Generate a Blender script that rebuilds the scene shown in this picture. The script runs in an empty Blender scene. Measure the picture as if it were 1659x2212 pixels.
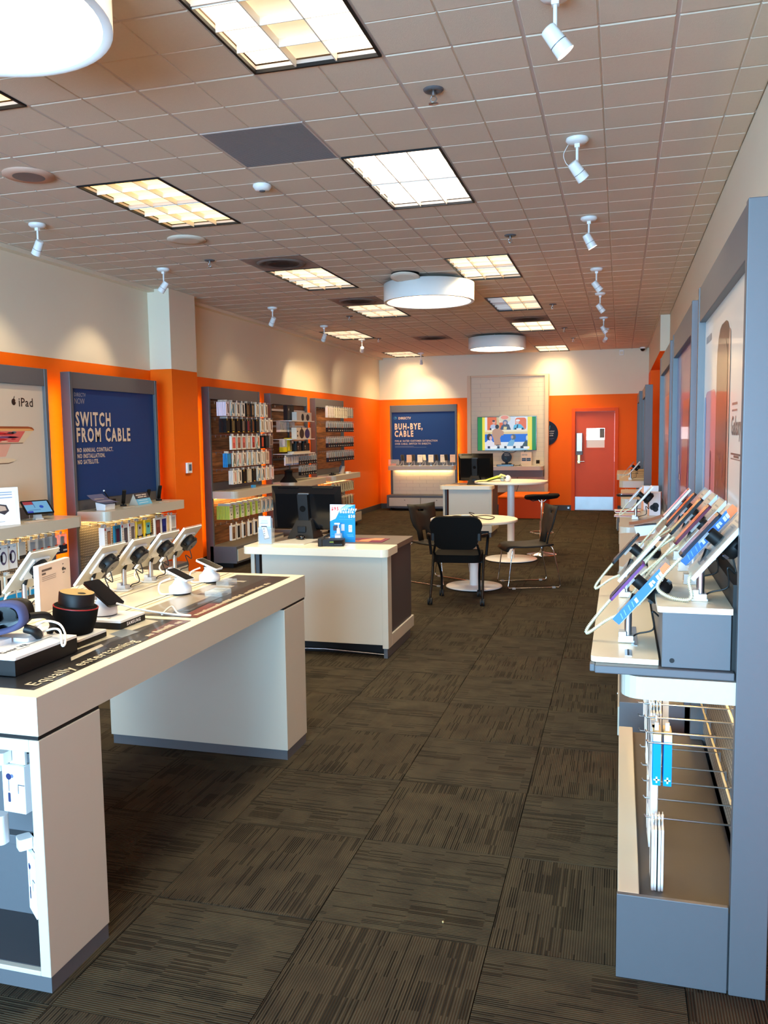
import bpy, bmesh, math, random
from mathutils import Vector, Matrix
random.seed(11)
R = math.radians
SC = bpy.context.scene
COL = SC.collection

# ------------------------------------------------------------------ camera
def look_basis(yaw, pitch, roll):
    y, p, r = R(yaw), R(pitch), R(roll)
    f = Vector((-math.sin(y)*math.cos(p), math.cos(y)*math.cos(p), math.sin(p)))
    rt = Vector((math.cos(y), math.sin(y), 0))
    up = rt.cross(f)
    return f, rt*math.cos(r)-up*math.sin(r), rt*math.sin(r)+up*math.cos(r)
cd = bpy.data.cameras.new('camera')
cam = bpy.data.objects.new('camera', cd); COL.objects.link(cam)
_f, _r, _u = look_basis(15.792, -5.311, 0.796)
cam.matrix_world = Matrix(((_r.x,_u.x,-_f.x,0),(_r.y,_u.y,-_f.y,0),(_r.z,_u.z,-_f.z,1.637),(0,0,0,1)))
cd.sensor_fit = 'HORIZONTAL'; cd.sensor_width = 36.0; cd.lens = 1808.2/1659*36.0
cd.clip_start = 0.05; cd.clip_end = 100
SC.camera = cam

# ------------------------------------------------------------------ world, daylight, exposure
w = bpy.data.worlds.new('world'); SC.world = w; w.use_nodes = True
bg = w.node_tree.nodes['Background']
bg.inputs[0].default_value = (0.50, 0.74, 1.0, 1); bg.inputs[1].default_value = 1.0
def area_light(name, loc, size, energy, color, direction, size_y=None, spread=180):
    l = bpy.data.lights.new(name, 'AREA'); l.energy = energy; l.color = color
    l.shape = 'RECTANGLE'; l.size = size; l.size_y = size_y or size; l.spread = R(spread)
    o = bpy.data.objects.new(name, l); COL.objects.link(o); o.location = loc
    o.rotation_euler = Vector(direction).to_track_quat('-Z', 'Y').to_euler()
    return o
# open bright daylight outside, entering through the glazed shopfront behind the camera
area_light('daylight_shopfront', (-2.6, -7.5, 1.7), 13.0, 6000, (0.38, 0.70, 1.0), (0, 1, 0), 4.5)
SC.view_settings.view_transform = 'Standard'; SC.view_settings.look = 'None'
SC.view_settings.gamma = 1.0; SC.view_settings.use_curve_mapping = False
SC.view_settings.exposure = 0.0
SC.cycles.use_denoising = True
SC.cycles.max_bounces = 8; SC.cycles.diffuse_bounces = 5; SC.cycles.glossy_bounces = 4
SC.cycles.transmission_bounces = 6; SC.cycles.transparent_max_bounces = 8
SC.cycles.sample_clamp_indirect = 4.0; SC.cycles.caustics_reflective = False; SC.cycles.caustics_refractive = False

# ------------------------------------------------------------------ colour and materials
def lin(c):
    def g(x):
        x = x/255.0
        return x/12.92 if x <= 0.04045 else ((x+0.055)/1.055)**2.4
    return (g(c[0]), g(c[1]), g(c[2]), 1.0)
MATS = {}
def new_mat(name):
    m = bpy.data.materials.new(name); m.use_nodes = True
    MATS[name] = m
    return m, m.node_tree.nodes, m.node_tree.links, m.node_tree.nodes['Principled BSDF']
def mat(name, c, rough=0.5, metal=0.0, spec=0.5, noise=0.0, nscale=30, bump=0.0, bscale=200, emit=0.0, coat=0.0, ecol=None):
    m, N, L, b = new_mat(name)
    col = lin(c)
    b.inputs['Base Color'].default_value = col
    b.inputs['Roughness'].default_value = rough; b.inputs['Metallic'].default_value = metal
    b.inputs['Specular IOR Level'].default_value = spec
    b.inputs['Coat Weight'].default_value = coat
    tc = N.new('ShaderNodeTexCoord')
    if noise > 0:
        n = N.new('ShaderNodeTexNoise'); n.inputs['Scale'].default_value = nscale; n.inputs['Detail'].default_value = 4
        L.new(tc.outputs['Object'], n.inputs['Vector'])
        r = N.new('ShaderNodeMix'); r.data_type = 'RGBA'
        r.inputs[6].default_value = tuple(x*(1-noise) for x in col[:3])+(1,)
        r.inputs[7].default_value = tuple(min(1, x*(1+noise)) for x in col[:3])+(1,)
        L.new(n.outputs['Fac'], r.inputs[0]); L.new(r.outputs[2], b.inputs['Base Color'])
    if bump > 0:
        n2 = N.new('ShaderNodeTexNoise'); n2.inputs['Scale'].default_value = bscale; n2.inputs['Detail'].default_value = 3
        L.new(tc.outputs['Object'], n2.inputs['Vector'])
        bp = N.new('ShaderNodeBump'); bp.inputs['Strength'].default_value = bump; bp.inputs['Distance'].default_value = 0.002
        L.new(n2.outputs['Fac'], bp.inputs['Height']); L.new(bp.outputs['Normal'], b.inputs['Normal'])
    if emit > 0:
        b.inputs['Emission Color'].default_value = lin(ecol or c); b.inputs['Emission Strength'].default_value = emit
    return m
def attr_mat(name, rough, emit=0.0, coat=0.0, spec=0.5):
    m, N, L, b = new_mat(name)
    a = N.new('ShaderNodeAttribute'); a.attribute_name = 'Col'
    b.inputs['Roughness'].default_value = rough; b.inputs['Coat Weight'].default_value = coat
    b.inputs['Coat Roughness'].default_value = 0.06; b.inputs['Specular IOR Level'].default_value = spec
    if emit > 0:
        b.inputs['Base Color'].default_value = (0.01, 0.01, 0.01, 1)
        L.new(a.outputs['Color'], b.inputs['Emission Color']); b.inputs['Emission Strength'].default_value = emit
    else:
        L.new(a.outputs['Color'], b.inputs['Base Color'])
mat('wall_white', (224,212,190), 0.7, noise=0.02, nscale=3, bump=0.15, bscale=90)
mat('orange', (240,104,2), 0.6, spec=0.2, noise=0.03, nscale=4, bump=0.12, bscale=90)
mat('ceiling_tile', (213,200,182), 0.9, noise=0.04, nscale=60, bump=0.5, bscale=260)
mat('ceiling_grid', (196,184,176), 0.7, noise=0.04, nscale=20)
mat('fixture_grey', (86,88,92), 0.42, noise=0.03, nscale=40, bump=0.05, bscale=300)
mat('dark_grey', (62,62,66), 0.5, noise=0.03, nscale=40)
mat('laminate', (194,188,172), 0.32, noise=0.012, nscale=12)  # darker laminate copy: weaker light on upright faces painted in
mat('laminate_lit', (240,230,204), 0.25, noise=0.012, nscale=12)  # brighter laminate copy for tops, overhead lamp light painted into its colour
mat('white', (232,232,230), 0.4)
mat('white_gloss', (236,236,236), 0.18)
mat('steel', (190,192,196), 0.28, metal=1.0, noise=0.08, nscale=8)
mat('brushed', (196,200,204), 0.38, metal=1.0, noise=0.12, nscale=5)
mat('chrome', (215,215,215), 0.12, metal=1.0)
mat('brass', (190,160,100), 0.3, metal=1.0)
mat('black', (13,13,14), 0.5, spec=0.3)
mat('black_gloss', (9,9,11), 0.12)
mat('black_mat', (11,11,11), 0.9, spec=0.15, noise=0.2, nscale=300, bump=0.3, bscale=500)
mat('black_plastic', (30,29,27), 0.55, spec=0.3, noise=0.1, nscale=200)
mat('taupe', (104,92,82), 0.5, noise=0.04, nscale=20)
mat('beige_post', (216,190,160), 0.55)
mat('rubber', (18,18,18), 0.7)
mat('cable_black', (14,14,14), 0.5)
mat('cable_white', (226,224,216), 0.4)
mat('coil', (214,206,176), 0.4)
mat('red', (150,24,28), 0.4)
mat('door_paint', (218,88,44), 0.45, spec=0.25, noise=0.05, nscale=3)
mat('door_frame', (226,84,12), 0.5, spec=0.2)
mat('shaded_orange', (188,64,12), 0.55, spec=0.2)  # shade under the shelf painted into the cabinet's orange; its lip stays bright
mat('card_orange', (205,82,25), 0.6)
mat('lamp_diffuser', (255,250,240), 0.5, emit=8.0, ecol=(255,222,176))
mat('tube_cool', (255,255,255), 0.5, emit=4.5, ecol=(255,236,214))
mat('tube_white', (255,255,255), 0.5, emit=4, ecol=(255,226,184))
mat('tube_warm', (255,240,200), 0.5, emit=1.9, ecol=(255,214,140))
mat('tube_soft', (255,250,225), 0.5, emit=2.2, ecol=(255,226,176))
mat('reflector_glow', (255,240,210), 0.5, emit=0.8, ecol=(250,226,180))  # middle reflectors, not a tube: light caught from neighbouring tubes painted as emission
mat('tube_dim', (200,206,225), 0.5, emit=0.9, ecol=(180,190,215))
mat('led_strip', (255,230,190), 0.5, emit=45.0, ecol=(255,205,130))
mat('led_lamp', (255,235,200), 0.5, emit=30.0, ecol=(255,236,205))
mat('panel_grey', (182,178,166), 0.35)
mat('louver', (235,228,215), 0.35)
mat('window_light', (255,255,255), 0.5, emit=3.5, ecol=(250,252,255))
attr_mat('print', 0.5, spec=0.2)
attr_mat('gloss_print', 0.3, coat=0.35)
attr_mat('screen', 0.25, emit=0.85, spec=0.15)
attr_mat('screen_dim', 0.1, emit=0.5)

def glass_mat(name, col, rough, alpha):
    m, N, L, b = new_mat(name)
    b.inputs['Base Color'].default_value = lin(col); b.inputs['Roughness'].default_value = rough
    b.inputs['Alpha'].default_value = alpha; b.inputs['Coat Weight'].default_value = 0.6
glass_mat('acrylic', (225,232,228), 0.06, 0.28)
glass_mat('clear_plastic', (210,215,215), 0.15, 0.42)
glass_mat('glass_pane', (200,215,210), 0.03, 0.2)

def carpet():
    m, N, L, b = new_mat('carpet')
    tc = N.new('ShaderNodeTexCoord'); oi = N.new('ShaderNodeObjectInfo')
    ad = N.new('ShaderNodeVectorMath'); ad.operation = 'MULTIPLY_ADD'
    ad.inputs[1].default_value = (3.7, 5.3, 0); L.new(oi.outputs['Location'], ad.inputs[0]); L.new(tc.outputs['Object'], ad.inputs[2])
    def mapped(scale):
        mp = N.new('ShaderNodeMapping'); mp.inputs['Scale'].default_value = scale
        L.new(ad.outputs[0], mp.inputs['Vector']); return mp
    wv = N.new('ShaderNodeTexWave'); wv.wave_type = 'BANDS'; wv.bands_direction = 'X'
    wv.inputs['Scale'].default_value = 38; wv.inputs['Distortion'].default_value = 0.4; wv.inputs['Detail Scale'].default_value = 3
    L.new(tc.outputs['Object'], wv.inputs['Vector'])
    # tufted dash pattern: each tile is banded, and within a band random ribs are dark over the band's length
    sp = N.new('ShaderNodeSeparateXYZ'); L.new(tc.outputs['Object'], sp.inputs[0])
    sd = N.new('ShaderNodeVectorMath'); sd.operation = 'DOT_PRODUCT'; sd.inputs[1].default_value = (3.71, 5.93, 0); L.new(oi.outputs['Location'], sd.inputs[0])
    def M_(op, x, y=None, z=None):
        n = N.new('ShaderNodeMath'); n.operation = op
        for k, q in enumerate((x, y, z)):
            if q is None: continue
            if isinstance(q, (int, float)): n.inputs[k].default_value = q
            else: L.new(q, n.inputs[k])
        return n.outputs[0]
    def WN(*xyz):
        c = N.new('ShaderNodeCombineXYZ')
        for k, q in enumerate(xyz): L.new(q, c.inputs[k])
        w_ = N.new('ShaderNodeTexWhiteNoise'); w_.noise_dimensions = '3D'; L.new(c.outputs[0], w_.inputs['Vector']); return w_.outputs['Value']
    blk = M_('FLOOR', M_('MULTIPLY', sp.outputs['X'], 8.5))
    jit = WN(blk, blk, sd.outputs['Value'])
    row = M_('FLOOR', M_('MULTIPLY_ADD', sp.outputs['Y'], 7.6, jit))
    colu = M_('FLOOR', M_('MULTIPLY', sp.outputs['X'], 118.0))
    frac = M_('FRACT', M_('MULTIPLY', sp.outputs['X'], 118.0))
    dens = M_('MULTIPLY', M_('POWER', WN(blk, row, sd.outputs['Value']), 1.3), 0.62)
    hit = M_('LESS_THAN', WN(colu, row, sd.outputs['Value']), dens)
    prof = M_('LESS_THAN', frac, 0.62)
    dash = M_('MULTIPLY', hit, prof)
    inv = M_('SUBTRACT', 1.0, dash)
    n2 = N.new('ShaderNodeTexNoise'); n2.inputs['Scale'].default_value = 1
    L.new(mapped((9, 7, 1)).outputs[0], n2.inputs['Vector'])
    n3 = N.new('ShaderNodeTexNoise'); n3.inputs['Scale'].default_value = 420
    L.new(tc.outputs['Object'], n3.inputs['Vector'])
    r1 = N.new('ShaderNodeValToRGB'); r1.color_ramp.elements[0].position = 0.0; r1.color_ramp.elements[1].position = 1.0
    r1.color_ramp.elements[0].color = (0.34,0.33,0.31,1); r1.color_ramp.elements[1].color = (1,1,1,1)
    L.new(inv, r1.inputs[0])
    r2 = N.new('ShaderNodeValToRGB'); r2.color_ramp.elements[0].position = 0.3; r2.color_ramp.elements[1].position = 0.7
    r2.color_ramp.elements[0].color = (0.72,0.70,0.68,1); r2.color_ramp.elements[1].color = (1.12,1.1,1.0,1)
    L.new(n2.outputs['Fac'], r2.inputs[0])
    def mul(a, bb, f=1.0):
        x = N.new('ShaderNodeMix'); x.data_type = 'RGBA'; x.blend_type = 'MULTIPLY'; x.inputs[0].default_value = f
        L.new(a, x.inputs[6]); L.new(bb, x.inputs[7]); return x.outputs[2]
    base = N.new('ShaderNodeRGB'); base.outputs[0].default_value = lin((68,62,50))
    rw = N.new('ShaderNodeValToRGB'); rw.color_ramp.elements[0].color = (0.45,0.45,0.45,1); rw.color_ramp.elements[1].color = (1.1,1.1,1.1,1)
    L.new(wv.outputs['Fac'], rw.inputs[0])
    r3 = N.new('ShaderNodeValToRGB'); r3.color_ramp.elements[0].color = (0.6,0.6,0.6,1); r3.color_ramp.elements[1].color = (1.4,1.4,1.4,1)
    L.new(n3.outputs['Fac'], r3.inputs[0])
    c = mul(base.outputs[0], r1.outputs[0]); c = mul(c, r2.outputs[0]); c = mul(c, rw.outputs[0], 0.75); c = mul(c, r3.outputs[0], 0.6)
    L.new(c, b.inputs['Base Color'])
    b.inputs['Roughness'].default_value = 0.95; b.inputs['Specular IOR Level'].default_value = 0.15
    bp = N.new('ShaderNodeBump'); bp.inputs['Strength'].default_value = 0.7; bp.inputs['Distance'].default_value = 0.003
    L.new(wv.outputs['Fac'], bp.inputs['Height']); L.new(bp.outputs['Normal'], b.inputs['Normal'])
carpet()
def wood():
    m, N, L, b = new_mat('wood')
    tc = N.new('ShaderNodeTexCoord'); mp = N.new('ShaderNodeMapping'); mp.inputs['Scale'].default_value = (2.2, 2, 26)
    L.new(tc.outputs['Object'], mp.inputs[0])
    n = N.new('ShaderNodeTexNoise'); n.inputs['Scale'].default_value = 1.5; n.inputs['Detail'].default_value = 5; L.new(mp.outputs[0], n.inputs[0])
    oi = N.new('ShaderNodeObjectInfo')
    r = N.new('ShaderNodeValToRGB'); r.color_ramp.elements[0].color = lin((98,58,32)); r.color_ramp.elements[1].color = lin((184,122,74))
    r.color_ramp.elements[0].position = 0.3; r.color_ramp.elements[1].position = 0.72
    L.new(n.outputs['Fac'], r.inputs[0]); 
    hs = N.new('ShaderNodeHueSaturation'); mr = N.new('ShaderNodeMapRange'); mr.inputs[3].default_value = 0.65; mr.inputs[4].default_value = 1.25
    L.new(oi.outputs['Random'], mr.inputs[0]); L.new(mr.outputs[0], hs.inputs['Value']); L.new(r.outputs[0], hs.inputs['Color'])
    L.new(hs.outputs[0], b.inputs['Base Color']); b.inputs['Roughness'].default_value = 0.6
wood()
def pegboard():
    m, N, L, b = new_mat('pegboard')
    tc = N.new('ShaderNodeTexCoord'); sep = N.new('ShaderNodeSeparateXYZ'); L.new(tc.outputs['Object'], sep.inputs[0])
    def cell(out):
        a = N.new('ShaderNodeMath'); a.operation = 'MULTIPLY'; a.inputs[1].default_value = 40; L.new(out, a.inputs[0])
        f = N.new('ShaderNodeMath'); f.operation = 'FRACT'; L.new(a.outputs[0], f.inputs[0])
        s = N.new('ShaderNodeMath'); s.operation = 'SUBTRACT'; s.inputs[1].default_value = 0.5; L.new(f.outputs[0], s.inputs[0])
        p = N.new('ShaderNodeMath'); p.operation = 'POWER'; p.inputs[1].default_value = 2; L.new(s.outputs[0], p.inputs[0]); return p.outputs[0]
    s = N.new('ShaderNodeMath'); s.operation = 'ADD'; L.new(cell(sep.outputs['X']), s.inputs[0]); L.new(cell(sep.outputs['Z']), s.inputs[1])
    lt = N.new('ShaderNodeMath'); lt.operation = 'LESS_THAN'; lt.inputs[1].default_value = 0.045; L.new(s.outputs[0], lt.inputs[0])
    mx = N.new('ShaderNodeMix'); mx.data_type = 'RGBA'; mx.inputs[6].default_value = lin((122,116,106)); mx.inputs[7].default_value = lin((214,208,190))
    L.new(lt.outputs[0], mx.inputs[0]); L.new(mx.outputs[2], b.inputs['Base Color']); b.inputs['Roughness'].default_value = 0.5
pegboard()
def soot():
    # ceiling air diffuser with a real soot stain round its middle
    m, N, L, b = new_mat('sooty_panel')
    tc = N.new('ShaderNodeTexCoord'); ln = N.new('ShaderNodeVectorMath'); ln.operation = 'LENGTH'
    n = N.new('ShaderNodeTexNoise'); n.inputs['Scale'].default_value = 9; L.new(tc.outputs['Object'], n.inputs[0])
    L.new(tc.outputs['Object'], ln.inputs[0])
    a = N.new('ShaderNodeMath'); a.operation = 'MULTIPLY_ADD'; a.inputs[1].default_value = 0.10; L.new(n.outputs['Fac'], a.inputs[0]); L.new(ln.outputs['Value'], a.inputs[2])
    r = N.new('ShaderNodeValToRGB'); r.color_ramp.elements[0].position = 0.17; r.color_ramp.elements[1].position = 0.36
    r.color_ramp.elements[0].color = lin((26,22,20)); r.color_ramp.elements[1].color = lin((150,138,130))
    L.new(a.outputs[0], r.inputs[0]); L.new(r.outputs[0], b.inputs['Base Color']); b.inputs['Roughness'].default_value = 0.8
soot()

# ------------------------------------------------------------------ mesh builder
_TXT = {}
def text_polys(s, size, bold=0.0, sx=1.0):
    key = (s, size, bold, sx)
    if key in _TXT: return _TXT[key]
    c = bpy.data.curves.new('t', 'FONT'); c.body = s; c.size = size; c.offset = bold; c.resolution_u = 2
    c.fill_mode = 'FRONT'; c.space_character = 1.0 + bold*8/ max(size, 1e-3)
    o = bpy.data.objects.new('t', c); COL.objects.link(o)
    bpy.context.view_layer.update()
    dg = bpy.context.evaluated_depsgraph_get()
    me = o.evaluated_get(dg).to_mesh()
    polys = [[(me.vertices[i].co.x*sx, me.vertices[i].co.y) for i in p.vertices] for p in me.polygons]
    o.evaluated_get(dg).to_mesh_clear()
    bpy.data.objects.remove(o); bpy.data.curves.remove(c)
    _TXT[key] = polys
    return polys
GREY = (128,128,128)
class MB:
    def __init__(s, M=None):
        s.v = []; s.f = []; s.m = []; s.c = []; s.s = []; s.names = []; s.T = M or Matrix.Identity(4)
    def mi(s, n):
        if n not in s.names: s.names.append(n)
        return s.names.index(n)
    def add(s, vs, fs, m, col=None, smooth=False):
        b = len(s.v); k = s.mi(m); col = lin(col or GREY)
        for p in vs: s.v.append(tuple(s.T @ Vector(p)))
        for f in fs:
            s.f.append([b+i for i in f]); s.m.append(k); s.c.append(col); s.s.append(smooth)
        return s
    def box(s, a, b, m, col=None, skip=''):
        x0,y0,z0 = a; x1,y1,z1 = b
        v = [(x0,y0,z0),(x1,y0,z0),(x1,y1,z0),(x0,y1,z0),(x0,y0,z1),(x1,y0,z1),(x1,y1,z1),(x0,y1,z1)]
        F = {'b':[0,3,2,1],'t':[4,5,6,7],'f':[0,1,5,4],'k':[2,3,7,6],'l':[3,0,4,7],'r':[1,2,6,5]}
        return s.add(v, [F[k] for k in F if k not in skip], m, col)
    def prism(s, poly, z0, z1, m, col=None, smooth=False):
        n = len(poly)
        v = [(x,y,z0) for x,y in poly]+[(x,y,z1) for x,y in poly]
        f = [list(range(n))[::-1], list(range(n, 2*n))]
        s.add(v, f, m, col)
        return s.add(v, [[i,(i+1)%n,n+(i+1)%n,n+i] for i in range(n)], m, col, smooth)
    def rbox(s, a, b, r, m, col=None, corners='abcd', seg=5):
        x0,y0,z0 = a; x1,y1,z1 = b; P = []
        cs = [('a',x0+r,y0+r,180,x0,y0),('b',x1-r,y0+r,270,x1,y0),('c',x1-r,y1-r,0,x1,y1),('d',x0+r,y1-r,90,x0,y1)]
        for k,cx,cy,a0,px,py in cs:
            if k in corners:
                for i in range(seg+1):
                    t = R(a0+90*i/seg); P.append((cx+r*math.cos(t), cy+r*math.sin(t)))
            else: P.append((px,py))
        return s.prism(P, z0, z1, m, col)
    def cyl(s, p0, p1, r0, m, r1=None, n=14, col=None, smooth=True, caps=True):
        p0 = Vector(p0); p1 = Vector(p1); r1 = r0 if r1 is None else r1
        d = (p1-p0).normalized(); a = d.orthogonal().normalized(); b = d.cross(a)
        v = []
        for p, r in ((p0,r0),(p1,r1)):
            for i in range(n):
                t = 2*math.pi*i/n; v.append(tuple(p + a*(r*math.cos(t)) + b*(r*math.sin(t))))
        s.add(v, [[i,(i+1)%n,n+(i+1)%n,n+i] for i in range(n)], m, col, smooth)
        if caps: s.add(v, [list(range(n))[::-1], list(range(n,2*n))], m, col)
        return s
    def lathe(s, prof, o, m, n=24, col=None, smooth=True, ends=True):
        v = []; f = []
        for r,z in prof:
            for i in range(n):
                t = 2*math.pi*i/n; v.append((o[0]+r*math.cos(t), o[1]+r*math.sin(t), o[2]+z))
        for k in range(len(prof)-1):
            for i in range(n):
                f.append([k*n+i, k*n+(i+1)%n, (k+1)*n+(i+1)%n, (k+1)*n+i])
        s.add(v, f, m, col, smooth)
        caps = []
        if ends and prof[0][0] > 1e-5: caps.append(list(range(n))[::-1])
        if ends and prof[-1][0] > 1e-5: caps.append([(len(prof)-1)*n+i for i in range(n)])
        if caps: s.add(v, caps, m, col)
        return s
    def tube(s, pts, r, m, n=6, col=None, radii=None):
        pts = [Vector(p) for p in pts]; v = []; f = []; a = None
        for k, p in enumerate(pts):
            d = (pts[min(k+1, len(pts)-1)] - pts[max(k-1, 0)]).normalized()
            if a is None: a = d.orthogonal().normalized()
            a = (a - d*a.dot(d)).normalized() if (a - d*a.dot(d)).length > 1e-6 else d.orthogonal().normalized()
            b = d.cross(a); rr = radii[k] if radii else r
            for i in range(n):
                t = 2*math.pi*i/n; v.append(tuple(p + a*(rr*math.cos(t)) + b*(rr*math.sin(t))))
        for k in range(len(pts)-1):
            for i in range(n): f.append([k*n+i, k*n+(i+1)%n, (k+1)*n+(i+1)%n, (k+1)*n+i])
        f2 = [list(range(n))[::-1], [(len(pts)-1)*n+i for i in range(n)]]
        s.add(v, f, m, col, True); s.add(v, f2, m, col)
        return s
    def ball(s, c, r, m, n=12, k=7, col=None, sc=(1,1,1)):
        v = []; f = []
        for j in range(k+1):
            t = math.pi*j/k
            for i in range(n):
                p = 2*math.pi*i/n
                v.append((c[0]+r*sc[0]*math.sin(t)*math.cos(p), c[1]+r*sc[1]*math.sin(t)*math.sin(p), c[2]+r*sc[2]*math.cos(t)))
        for j in range(k):
            for i in range(n): f.append([j*n+i, (j+1)*n+i, (j+1)*n+(i+1)%n, j*n+(i+1)%n])
        return s.add(v, f, m, col, True)
    def build(s, name, parent=None, bevel=0, loc=None, rot=None, seg=2):
        o = bpy.data.objects.new(name, s.mesh(name)); COL.objects.link(o)
        if parent is not None: o.parent = parent
        if loc is not None: o.location = loc
        if rot is not None: o.rotation_euler = rot
        if bevel:
            b = o.modifiers.new('bevel', 'BEVEL'); b.width = bevel; b.segments = seg; b.limit_method = 'ANGLE'; b.angle_limit = R(50)
        return o
    def mesh(s, name):
        me = bpy.data.meshes.new(name); me.from_pydata(s.v, [], s.f)
        for n in s.names: me.materials.append(MATS[n])
        me.polygons.foreach_set('material_index', s.m); me.polygons.foreach_set('use_smooth', s.s)
        if any(n in ('print','gloss_print','screen','screen_dim') for n in s.names):
            ca = me.color_attributes.new('Col', 'FLOAT_COLOR', 'CORNER')
            flat = []
            for f, c in zip(s.f, s.c): flat += list(c)*len(f)
            ca.data.foreach_set('color', flat)
        me.update(); return me
class Pane:
    '''flat print laid on a real surface: u along the width, v up'''
    def __init__(s, mb, O, U, V, m='print', step=0.0006):
        s.mb = mb; s.O = Vector(O); s.U = Vector(U); s.V = Vector(V); s.N = s.U.cross(s.V).normalized(); s.m = m; s.step = step
    def pt(s, u, v, l): return tuple(s.O + s.U*u + s.V*v + s.N*(s.step*l))
    def poly(s, pts, col, l=1, m=None):
        s.mb.add([s.pt(u,v,l) for u,v in pts], [list(range(len(pts)))], m or s.m, col); return s
    def rect(s, u0, v0, u1, v1, col, l=1, m=None): return s.poly([(u0,v0),(u1,v0),(u1,v1),(u0,v1)], col, l, m)
    def rrect(s, u0, v0, u1, v1, r, col, l=1, m=None):
        P = []
        for cx,cy,a in ((u0+r,v0+r,180),(u1-r,v0+r,270),(u1-r,v1-r,0),(u0+r,v1-r,90)):
            for i in range(5): t = R(a+22.5*i); P.append((cx+r*math.cos(t), cy+r*math.sin(t)))
        return s.poly(P, col, l, m)
    def disc(s, u, v, r, col, l=1, rv=None, n=20):
        rv = rv or r
        return s.poly([(u+r*math.cos(2*math.pi*i/n), v+rv*math.sin(2*math.pi*i/n)) for i in range(n)], col, l)
    def text(s, t, u, v, size, col, l=2, bold=0.0, sx=1.0, slant=0.0):
        for p in text_polys(t, size, bold, sx): s.poly([(u+a+slant*b, v+b) for a,b in p], col, l)
        return s

def tag(o, label=None, cat=None, group=None, kind=None):
    if label: o['label'] = label
    if cat: o['category'] = cat
    if group: o['group'] = group
    if kind: o['kind'] = kind
    return o
def root(name, label, cat, loc=(0,0,0), rz=0, group=None):
    o = bpy.data.objects.new(name, None); COL.objects.link(o); o.location = loc; o.rotation_euler = (0,0,R(rz))
    o.empty_display_size = 0.05
    return tag(o, label, cat, group)
def copy_tree(o, parent=None):
    c = o.copy(); COL.objects.link(c)
    if parent is not None: c.parent = parent
    for ch in list(o.children): copy_tree(ch, c)
    return c
def inst(name, me, parent=None, loc=(0,0,0), rz=0, scale=None, rot=None):
    o = bpy.data.objects.new(name, me); COL.objects.link(o)
    if parent is not None: o.parent = parent
    o.location = loc; o.rotation_euler = rot or (0,0,R(rz))
    if scale: o.scale = scale
    return o
def smooth_path(pts, n=8):
    P = [Vector(p) for p in pts]; out = []
    for i in range(len(P)-1):
        p0 = P[max(i-1,0)]; p1 = P[i]; p2 = P[i+1]; p3 = P[min(i+2,len(P)-1)]
        for k in range(n):
            t = k/n
            out.append(0.5*((2*p1)+(p2-p0)*t+(2*p0-5*p1+4*p2-p3)*t*t+(3*p1-p0-3*p2+p3)*t**3))
    out.append(P[-1]); return out
def bolt_z(a, b):  # rotation about z by degrees then move
    return Matrix.Translation(a) @ Matrix.Rotation(R(b), 4, 'Z')
ORD = ['first','second','third','fourth','fifth','sixth','seventh','eighth','ninth','tenth','eleventh','twelfth','thirteenth','fourteenth','fifteenth','sixteenth']
# ================================================================== SETTING
H = 3.28; XL = -5.10; XR = 0.66; YB = 17.8; YF = -2.7; OZ = 2.385
def struct(o): o['kind'] = 'structure'; return o
# floor and its carpet tiles
fl = struct(MB().box((XL-0.1, YF, -0.12), (2.2, YB+0.1, -0.009), 'carpet').build('floor'))
tw = 0.592
ct = MB()
h = tw/2-0.0004
ct.add([(-h,-h,-0.010),(h,-h,-0.010),(h,h,-0.010),(-h,h,-0.010),(-h+.0014,-h+.0014,0),(h-.0014,-h+.0014,0),(h-.0014,h-.0014,0),(-h+.0014,h-.0014,0)],
       [[4,5,6,7],[0,1,5,4],[1,2,6,5],[2,3,7,6],[3,0,4,7]], 'carpet')
ctm = ct.mesh('carpet_tile')
for j in range(-1, 27):
    for i in range(-7, 3):
        cx = -0.982+tw*(i+0.5); cy = 1.934+tw*(j+0.5)
        if cx+tw/2 < XL+0.05: continue
        inst('carpet_tile', ctm, fl, (cx, cy, random.uniform(-0.0006, 0.0004)), rot=(0, 0, R(90*((i+j) % 2)+180*random.randint(0, 1))))
# carpet in front of the visible tiles (behind the camera side) is one stretch
m_ = MB().box((XL, YF, -0.009), (2.2, 1.934-tw, -0.0005), 'carpet').build('carpet_strip', fl); m_['kind'] = 'stuff'

# walls (white above the orange band)
def wall(name, a, b, zsplit=OZ):
    m = MB(); m.box(a, (b[0], b[1], zsplit), 'orange'); m.box((a[0], a[1], zsplit), b, 'wall_white')
    return struct(m.build(name))
wall('wall_left', (XL-0.12, YF, 0), (XL, YB, H+0.3))
m = MB(); m.box((XL, 8.45, 0), (-4.83, 9.04, 2.395), 'orange'); m.box((XL, 8.45, 2.395), (-4.83, 9.04, H), 'wall_white')
struct(m.build('pillar', bevel=0.004))
wall('wall_right', (XR, YF, 0), (XR+0.12, 12.79, H+0.3))
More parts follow.
